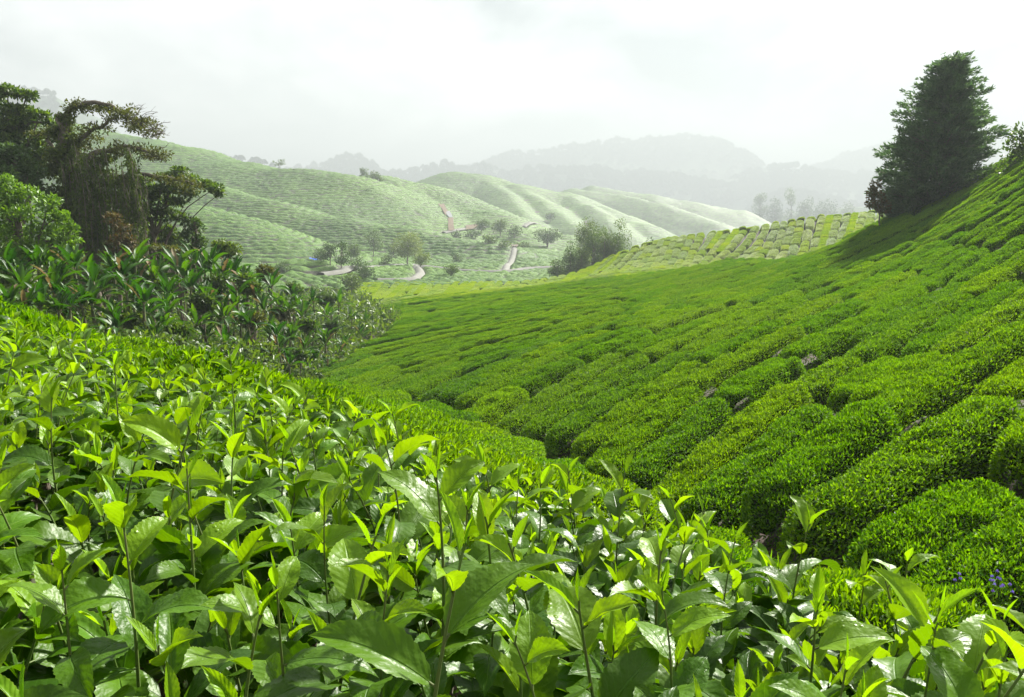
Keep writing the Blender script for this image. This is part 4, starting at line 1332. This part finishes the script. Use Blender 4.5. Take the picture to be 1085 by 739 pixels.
# undergrowth that fills the ravine between the banana plants
def undergrowth():
    n = 150000
    Y = np.exp(RNG.uniform(math.log(20), math.log(120), n))
    u = RNG.uniform(-.85, .05, n); X = u * (Y + 1.5)
    zs = S(X, Y)
    px, py = project(X, Y, zs)
    ok = (zone(X, Y, px) == 0) & (Y > 18)
    ok &= ~((px > 300) & (Y < np.interp(X, RAVX, RAVY) + 3) & (Y < 34))
    X, Y, zs = X[ok], Y[ok], zs[ok]; n = len(X)
    lump = 1.2 + 1.0 * fbm(X / 2.2, Y / 2.2, 3)
    z = zs - .75 + np.maximum(lump, .1) * RNG.random(n) ** .45
    d = rand_unit(n)
    L = RNG.uniform(.12, .4, n) * np.clip(Y / 40, .8, 1.6)
    mb = MB()
    leaf_cloud(mb, np.stack([X, Y, z], 1), norm(d + np.array([0, 0, .4])), norm(rand_unit(n) + np.array([0, 0, 1])), L, L * .4, 0, .15)
    tag(mb.build('undergrowth', [M['darkleaf']], smooth=False), 'tangled dark undergrowth filling the ravine around the banana plants', 'undergrowth', kind='stuff')
undergrowth()
# ------------------------------------------------------------------ valley trees, hut, flowers, far forest
def rtree(name, label, px, pb, Y, hpx, wpx, mat, kind='round', cat='tree', leafpx=1.6, group=None, ymin=None, per=None):
    """a tree whose foot stands on the ground met near (px, pb); height and width in photo pixels"""
    if ymin: x, y, z = hit(px, pb, ymin)
    else:
        x, y, z = at(px, pb, Y); z = S1(x, y)
        hpx += min(max(project(x, y, z)[1] - pb, -10), 40)
    z -= .6
    k = y / F; H = hpx * k; W = wpx * k
    cl = []
    r = RNG
    if kind == 'umbrella':
        for _ in range(9): cl.append((x + r.uniform(-.42, .42) * W, y + r.uniform(-.4, .4) * W, z + H * r.choice([.62, .78, .93]) + r.normal(0, .02) * H, W * .24, W * .24, H * .09))
    elif kind == 'round':
        for _ in range(16):
            d = rand_unit(1)[0]; cl.append((x + d[0] * W * .3, y + d[1] * W * .3, z + H * (.62 + d[2] * .24), W * r.uniform(.2, .32), W * r.uniform(.2, .32), H * r.uniform(.12, .2)))
    elif kind == 'tall':
        for _ in range(16):
            t = r.uniform(.3, 1); cl.append((x + r.normal(0, .16) * W, y + r.normal(0, .16) * W, z + H * t * .93, W * r.uniform(.22, .36) * (1.25 - t * .6), W * .3, H * .1))
    else:   # bush
        for _ in range(12):
            d = rand_unit(1)[0]; cl.append((x + d[0] * W * .32, y + d[1] * W * .32, z + H * (.45 + d[2] * .3), W * r.uniform(.18, .28), W * .22, H * r.uniform(.16, .26)))
    leaf = max(.18, leafpx * k)
    per = per or 3.2 / leaf ** 2
    return tree(name, label, cat, (x, y, z), (x, y, z + H * (.75 if kind != 'bush' else .4)), cl, per, leaf, mat, 'palebark' if mat == 'pale' else 'bark', tr=max(.06, W * .03), group=group, aspect=.6)

rtree('valley_tree', 'pale rounded tree beside the road fork in the valley', 432, 281, 0, 36, 32, 'pale', 'round', ymin=170)
rtree('valley_tree', 'small pale tree leaning over the road just after the pale rounded tree', 446, 283, 0, 18, 20, 'pale', 'round', ymin=170)
rtree('valley_tree', 'small dark round tree standing alone below the valley road', 478, 292, 0, 16, 17, 'darkleaf', 'round', ymin=150)
rtree('valley_tree', 'dark airy tree above the banana thicket, in front of the small tea knoll', 373, 322, 130, 34, 26, 'darkleaf', 'round')
rtree('shrub', 'low dull shrub at the foot of the small tea knoll', 337, 322, 125, 24, 26, 'mid', 'bush', 'shrub')
rtree('shrub', 'round green bush beside the valley road', 388, 298, 0, 22, 24, 'mid', 'bush', 'shrub', ymin=160)
for i, (px, pb, h, w, kd, lb) in enumerate([
  (350,280,22,16,'tall','tall tree at the end of the striped spur above the road'),(362,284,24,14,'tall','slim tree next in line along the valley road'),(340,276,14,14,'bush','low tree on the striped spur by the blue shed'),
  (372,276,16,16,'round','round tree above the road bend, second from the blue shed'),(378,284,14,12,'bush','bushy tree at the roadside bend'),(396,272,26,12,'tall','tall thin tree above the valley road with a loose top'),
  (417,272,14,14,'bush','low tree beside the pale rounded tree'),(408,280,10,12,'bush','small bush on the road bank'),(300,300,12,14,'bush','low tree in the hollow behind the jungle'),(280,292,12,14,'bush','small tree in the hollow nearest the jungle')]):
    rtree('roadside_tree', lb, px, pb, 0, h * 1.2, w * 1.3, 'mid', kd, ymin=165, group='trees along the valley road')
for i, (px, pb, h, w, kd, mt, lb) in enumerate([
  (510,247,14,12,'round','mid','pale crowned tree at the red earth bank'),(530,250,16,14,'round','mid','tree in the wooded gully above the hut'),(520,257,10,16,'bush','darkleaf','low dark tree at the lower edge of the wooded gully'),
  (500,252,10,14,'bush','darkleaf','dark tree just below the red earth bank'),(545,252,14,12,'bush','mid','tree at the far end of the wooded gully'),(484,252,8,9,'bush','mid','small round tree by the foot of the red earth strip'),
  (536,262,8,14,'bush','darkleaf','dark bush right above the hut'),(553,262,8,16,'bush','darkleaf','dark hedge-like tree beyond the hut'),(486,277,9,10,'bush','mid','small tree above the valley road'),
  (580,262,20,22,'round','mid','large round tree on the field edge past the hut'),(583,235,9,8,'round','darkleaf','small lone tree beside the high track'),(592,290,10,16,'bush','darkleaf','bush where the valley road ends at the wood')]):
    rtree('valley_tree', lb, px, pb, 0, h * 1.1, w * 1.25, mt, kd, ymin=175, group='trees of the valley behind the road')
# wood on the flank of the pale hill
for i, (px, pb, Y, h, w, kd, lb) in enumerate([
  (590,296,150,26,20,'tall','drooping lowest tree of the dark wood'),(604,294,150,40,22,'tall','tall narrow tree at the low end of the dark wood'),(616,292,152,36,22,'round','tree of the dark wood with a ragged crown'),
  (628,288,155,48,26,'round','large dark tree in the middle of the wood'),(640,282,158,44,24,'round','dense dark tree under the umbrella tree'),(652,276,160,34,24,'round','rounded tree near the upper end of the wood'),
  (622,282,160,52,28,'round','biggest crown of the dark wood'),(637,274,162,36,26,'round','pale-edged crown behind the biggest tree of the wood'),(661,268,165,24,22,'bush','topmost rounded tree of the wood'),
  (612,280,160,24,20,'bush','low tree in the gap of the dark wood'),(602,290,156,18,24,'bush','bushy tree at the foot of the wood')]):
    rtree('forest_tree', lb, px, pb, Y, h, w * .95, 'darkleaf', kd, leafpx=1.4, group='trees of the dark wood beside the pale hill')
rtree('umbrella_tree', 'flat-topped open tree rising above the dark wood', 655, 272, 162, 40, 24, 'darkleaf', 'umbrella', leafpx=1.4)
rtree('shrub', 'low rounded shrub on the skyline of the pale hill nearest the wood', 689, 252, 160, 10, 16, 'mid', 'bush', 'shrub', leafpx=1.4)
rtree('shrub', 'smaller low shrub on the skyline of the pale hill', 707, 250, 160, 7, 10, 'mid', 'bush', 'shrub', leafpx=1.4)
# skyline trees
rtree('skyline_tree', 'thin lone tree with an open top on the big hill ridge', 296, 184, 425, 15, 12, 'darkleaf', 'umbrella', leafpx=1.3)
rtree('skyline_tree', 'low tree just along the ridge from the lone open-topped tree', 311, 186, 425, 7, 12, 'darkleaf', 'bush', leafpx=1.3)
rtree('skyline_tree', 'tallest tree of the clump on the ridge saddle', 385, 193, 430, 15, 9, 'darkleaf', 'tall', leafpx=1.3)
rtree('skyline_tree', 'round tree of the clump on the ridge saddle', 396, 193, 430, 12, 14, 'darkleaf', 'round', leafpx=1.3)
rtree('skyline_tree', 'lower end tree of the clump on the ridge saddle', 402, 194, 430, 8, 9, 'darkleaf', 'bush', leafpx=1.3)
# pale trees in the mist behind the pale hill
for px, pb, h, w, kd, lb in [(805,236,30,20,'tall','misty tree like a leafy tower behind the pale hill'),(820,236,26,16,'round','misty round tree beside the leafy tower'),(838,236,36,20,'tall','tallest misty tree behind the pale hill'),(855,236,26,22,'round','broad misty tree right of the tallest one'.replace('right of','next to')),(875,236,26,24,'round','misty tree half-way to the big conifer'),(897,236,20,20,'round','misty tree nearest the big conifer'),(735,246,14,12,'tall','small misty tree at the end of the far light ridge'),(724,247,12,10,'round','smallest misty tree at the end of the far light ridge')]:
    rtree('misty_tree', lb, px, pb, 1080, h, w, 'mid', kd, leafpx=1.3, group='trees fading into the mist behind the pale hill')

# far forest
def blob_tree(seed):
    r = np.random.default_rng(seed); mb = MB()
    d = norm(r.normal(size=(420, 3))); d[:, 2] = np.abs(d[:, 2]) * 1.0 - .25
    P = d * np.array([1, 1, 1.25]) * (1 + .3 * fbm(d[:, 0] * 2 + seed, d[:, 1] * 2, 2))[:, None] + np.array([0, 0, 1.0])
    leaf_cloud(mb, P, norm(d + rand_unit(420) * .6), norm(d + rand_unit(420) * .5), r.uniform(.35, .6, 420), r.uniform(.25, .4, 420), 0, .15)
    mb.add([(0, 0, -.5), (.1, 0, -.5), (0, .1, 1), (.1, .1, 1)], [(0, 1, 3, 2)])
    return mb.mesh('far_tree', [M['forest']], smooth=False)
src = []
rr_ = np.random.default_rng(12)
def on_ridge(px, py0, Y0):
    x, y, z = at(px, py0, Y0); return x, y
for i, (px, py, Y) in enumerate([(452,181,2470),(478,181,2470),(512,181,2470),(560,182,2480)]):
    x, y = on_ridge(px, py, Y)
    o = bpy.data.objects.new('far_tree', blob_tree(30 + i)); o.location = (x, y, S1(x, y) - 1); s = 10.0 + i; o.scale = (s * .9, s * .9, s * 1.2)
    link(o); tag(o, ['faint round tree at the low end of the far wooded ridge', 'faint tree standing up from the far wooded ridge above the terraced hill', 'faint tree above the top of the terraced hill', 'faint tree on the far wooded ridge past the terraced hill'][i], 'tree', 'trees on the far wooded ridge')
    src.append(o)
def forest():
    pts = []
    for (k, r, pl) in RIDGES[15:]:
        if k == .6 and r == 32: wid, den = 80, .4
        else: wid, den = 240, .2
        P = [at(*p) for p in pl]
        for a, b in zip(P[:-1], P[1:]):
            L = math.hypot(b[0] - a[0], b[1] - a[1])
            n = int(L * wid / 75 * den)
            t = rr_.random(n); off = np.abs(rr_.normal(0, .5, n)) * wid
            x = a[0] + (b[0] - a[0]) * t + rr_.normal(0, 4, n); y = a[1] + (b[1] - a[1]) * t - off + rr_.uniform(-6, 6, n)
            pts.append(np.stack([x, y], 1))
    P = np.concatenate(pts)
    z = S(P[:, 0], P[:, 1]) - 1.5
    n = len(P)
    s = rr_.uniform(2.4, 4.2, n) * np.clip(P[:, 1] / 1150, .9, 2.4)
    big = rr_.random(n) < .05; s[big] *= 1.2
    loc = np.column_stack([P, z]); rot = np.stack([np.zeros(n), np.zeros(n), rr_.uniform(0, 6.28, n)], 1)
    sc = np.stack([s, s, s * rr_.uniform(.75, 1.1, n)], 1)
    print('forest', n)
    gn_scatter('far_forest', src, loc, rot, sc, rr_.integers(0, len(src), n), 'hazy forest covering the distant mountain ridges', 'forest')
forest()

# hut at the top of the side track
def hut():
    x, y, z = hit(545, 262, 180)
    z = z - .4
    k = y / F; w, d, h = 6.5 * k * .8, 4.0 * k, 4.2 * k * .55
    root = empty('hut', (x, y, z)); tag(root, 'tiny pale hut with a pitched roof at the top of the side track', 'hut')
    mb = MB()
    v = [(-w/2,-d/2,-1),(w/2,-d/2,-1),(w/2,d/2,-1),(-w/2,d/2,-1),(-w/2,-d/2,h),(w/2,-d/2,h),(w/2,d/2,h),(-w/2,d/2,h)]
    mb.add(v, [(0,1,5,4),(1,2,6,5),(2,3,7,6),(3,0,4,7)]); 
    mb.add([(-w/2,-d/2,h),(-w/2,d/2,h),(-w/2,0,h*1.6),(w/2,-d/2,h),(w/2,d/2,h),(w/2,0,h*1.6)], [(0,2,1),(3,4,5)])
    mb.build('wall', [M['white']], root, smooth=False)
    rb = MB(); e_ = .35; a, b = w/2 + e_, d/2 + e_
    rb.add([(-a,-b,h-.15),(a,-b,h-.15),(a,0,h*1.66),(-a,0,h*1.66),(-a,b,h-.15),(a,b,h-.15),(-a,-b,h-.03),(a,-b,h-.03),(a,0,h*1.66+.12),(-a,0,h*1.66+.12),(-a,b,h-.03),(a,b,h-.03)],
           [(0,1,2,3),(3,2,5,4),(6,7,8,9),(9,8,11,10),(0,1,7,6),(4,5,11,10),(1,2,8,7),(2,5,11,8),(0,3,9,6),(3,4,10,9)])
    rb.build('roof', [M['roof']], root, smooth=False)
    db = MB(); db.add([(-.5,-d/2-.03,-.2),(.5,-d/2-.03,-.2),(.5,-d/2-.03,h*.75),(-.5,-d/2-.03,h*.75)], [(0,1,2,3)]); db.build('door', [M['bark']], root, smooth=False)
hut()
def shed():
    x, y, z = at(333, 283, 182); z = S1(x, y) - .2
    k = y / F; w, d, h = 9 * k, 5 * k, 4 * k
    root = empty('shed', (x, y, z)); tag(root, 'low shed under a bright blue sheet behind the small tea knoll', 'shed')
    mb = MB(); 
    mb.add([(-w/2,-d/2,-1),(w/2,-d/2,-1),(w/2,d/2,-1),(-w/2,d/2,-1),(-w/2,-d/2,h*.6),(w/2,-d/2,h*.45),(w/2,d/2,h*.6),(-w/2,d/2,h*.8)], [(0,1,5,4),(1,2,6,5),(2,3,7,6),(3,0,4,7)])
    mb.build('wall', [M['white']], root, smooth=False)
    g = np.linspace(-1, 1, 9); gx_, gy_ = np.meshgrid(g, g)
    zz_ = h * (.75 + .12 * fbm(gx_ * 2, gy_ * 2, 2) - .12 * gx_ + .12 * gy_)
    rb = MB(); rb.add(np.stack([gx_ * w * .56, gy_ * d * .6, zz_], -1).reshape(-1, 3), grid_faces(9, 9)); rb.build('roof', [M['blue']], root)
shed()

# violet flowers behind the large shoots
def flower_mesh(seed):
    r = np.random.default_rng(seed); mb = MB()
    P = []
    for s in range(3):
        a = r.uniform(0, 6.28); e_ = np.array([math.cos(a) * .05, math.sin(a) * .05, r.uniform(.16, .24)])
        tube(mb, curve_pts((0, 0, -.1), e_, 0, .05, 5, r), .002, 4, 1)
        d = norm(r.normal(size=(34, 3))); d[:, 2] = np.abs(d[:, 2])
        leaf_cloud(mb, e_ + d * .008, d, norm(rand_unit(34)), .014, .006, 0, .1)
    return mb.mesh('flower', [M['flower'], M['teastem']], smooth=False)
FL = [flower_mesh(i) for i in range(3)]
for i, (px, py, Y, lb) in enumerate([(1055,613,5.0,'violet flower head nearest the picture edge but one'),(1068,620,4.9,'lowest violet flower head, close to the picture edge'),(1060,608,5.2,'pinkish violet flower head above the others'),(1015,612,5.0,'lone violet flower head just above an arched tea leaf'),(1057,620,4.9,'violet flower head under the pinkish one')]):
    x, y, z = at(px, py, Y)
    o = link(bpy.data.objects.new('violet_flower', FL[i % 3])); o.location = (x, y, z - .2); o.rotation_euler = (0, 0, i * 1.3); o.scale = (.55, .55, .9)
    tag(o, lb, 'flower', 'violet flowers in the dip')

# ------------------------------------------------------------------ camera, light, air
cam = bpy.data.cameras.new('camera'); co = link(bpy.data.objects.new('camera', cam))
cam.sensor_width = 36; cam.lens = 36 * F / PW
cam.clip_start = .02; cam.clip_end = 12000
co.rotation_euler = (math.pi / 2 - PITCH, 0, 0)
scene.camera = co

SUN_AZ, SUN_EL = math.radians(38), math.radians(37)
sl = bpy.data.lights.new('sun', 'SUN'); sl.energy = 5.0; sl.angle = math.radians(2.0); sl.color = (1, .96, .88)
so = link(bpy.data.objects.new('sun', sl))
sd = Vector((math.sin(SUN_AZ) * math.cos(SUN_EL), math.cos(SUN_AZ) * math.cos(SUN_EL), math.sin(SUN_EL)))
so.rotation_euler = sd.to_track_quat('Z', 'Y').to_euler()

w = bpy.data.worlds.new('World'); scene.world = w; w.use_nodes = True
nt = w.node_tree; nt.nodes.clear()
wo = nt.nodes.new('ShaderNodeOutputWorld'); bg = nt.nodes.new('ShaderNodeBackground'); bg.inputs[1].default_value = .1
sky = nt.nodes.new('ShaderNodeTexSky'); sky.sky_type = 'NISHITA'; sky.sun_disc = False
sky.sun_elevation = SUN_EL; sky.sun_rotation = SUN_AZ; sky.altitude = 1400; sky.dust_density = 2.0
tc = nt.nodes.new('ShaderNodeTexCoord')
sp = nt.nodes.new('ShaderNodeSeparateXYZ'); nt.links.new(tc.outputs['Generated'], sp.inputs[0])
zz = mathn(nt, 'ADD', mathn(nt, 'MAXIMUM', sp.outputs[2], 0.0), .32)
cx = mathn(nt, 'DIVIDE', sp.outputs[0], zz); cy = mathn(nt, 'DIVIDE', sp.outputs[1], zz)
cv = nt.nodes.new('ShaderNodeCombineXYZ'); nt.links.new(cx, cv.inputs[0]); nt.links.new(cy, cv.inputs[1])
def wn(scale, detail, off, dist=0.0):
    mp = nt.nodes.new('ShaderNodeMapping'); mp.inputs['Location'].default_value = (off, off * .7, 0)
    nt.links.new(cv.outputs[0], mp.inputs[0])
    n = nt.nodes.new('ShaderNodeTexNoise'); n.inputs['Scale'].default_value = scale; n.inputs['Detail'].default_value = detail
    n.inputs['Roughness'].default_value = .58; n.inputs['Distortion'].default_value = dist
    nt.links.new(mp.outputs[0], n.inputs['Vector']); return n.outputs['Fac']
big = wn(.55, 3, 3.1, .4); fine = wn(1.9, 10, 8.2, .35)
f = mathn(nt, 'ADD', mathn(nt, 'MULTIPLY', big, .45), mathn(nt, 'MULTIPLY', fine, .55))
cr = nt.nodes.new('ShaderNodeValToRGB'); nt.links.new(f, cr.inputs[0])
els = cr.color_ramp.elements
els[0].position = .40; els[0].color = (1.3, 1.4, 1.44, 1)
els[1].position = .58; els[1].color = (3.9, 3.86, 3.8, 1)
e2 = els.new(.5); e2.color = (2.7, 2.73, 2.73, 1)
dt_ = nt.nodes.new('ShaderNodeVectorMath'); dt_.operation = 'DOT_PRODUCT'
nt.links.new(tc.outputs['Generated'], dt_.inputs[0]); dt_.inputs[1].default_value = sd
glow = mathn(nt, 'POWER', mathn(nt, 'MAXIMUM', dt_.outputs['Value'], 0.0), 5.0)
glowf = mathn(nt, 'MULTIPLY_ADD', glow, .25, 1.0)
gl = nt.nodes.new('ShaderNodeVectorMath'); gl.operation = 'SCALE'
nt.links.new(cr.outputs[0], gl.inputs[0]); nt.links.new(glowf, gl.inputs['Scale'])
cover = maprange(nt, big, .2, .45, .86, .97)
skc = mixc(nt, cover, sky.outputs[0], gl.outputs[0])
nt.links.new(skc, bg.inputs[0]); nt.links.new(bg.outputs[0], wo.inputs['Surface'])

HZ = MB()
lo, hi = (-7800, -4400, -190), (7800, 4600, 325)
c8 = [(x, y, z) for z in (lo[2], hi[2]) for y in (lo[1], hi[1]) for x in (lo[0], hi[0])]
HZ.add(c8, [(0, 2, 3, 1), (4, 5, 7, 6), (0, 1, 5, 4), (2, 6, 7, 3), (0, 4, 6, 2), (1, 3, 7, 5)])
hm, nt, out = new_mat('valley_haze')
pv = nt.nodes.new('ShaderNodeVolumePrincipled'); pv.inputs['Color'].default_value = (.45, .495, .51, 1)
pv.inputs['Density'].default_value = .00075; pv.inputs['Anisotropy'].default_value = .15
nt.links.new(pv.outputs[0], out.inputs['Volume'])
tag(HZ.build('haze', [hm], smooth=False), 'thin morning haze filling the valley', 'haze', kind='stuff')

scene.view_settings.view_transform = 'Standard'; scene.view_settings.look = 'None'
scene.view_settings.gamma = 1; scene.view_settings.use_curve_mapping = False
scene.view_settings.exposure = 2.05
cy_ = scene.cycles
cy_.max_bounces = 6; cy_.diffuse_bounces = 3; cy_.glossy_bounces = 2; cy_.transmission_bounces = 3; cy_.volume_bounces = 0
cy_.caustics_reflective = False; cy_.caustics_refractive = False
cy_.use_adaptive_sampling = True; cy_.adaptive_threshold = .02
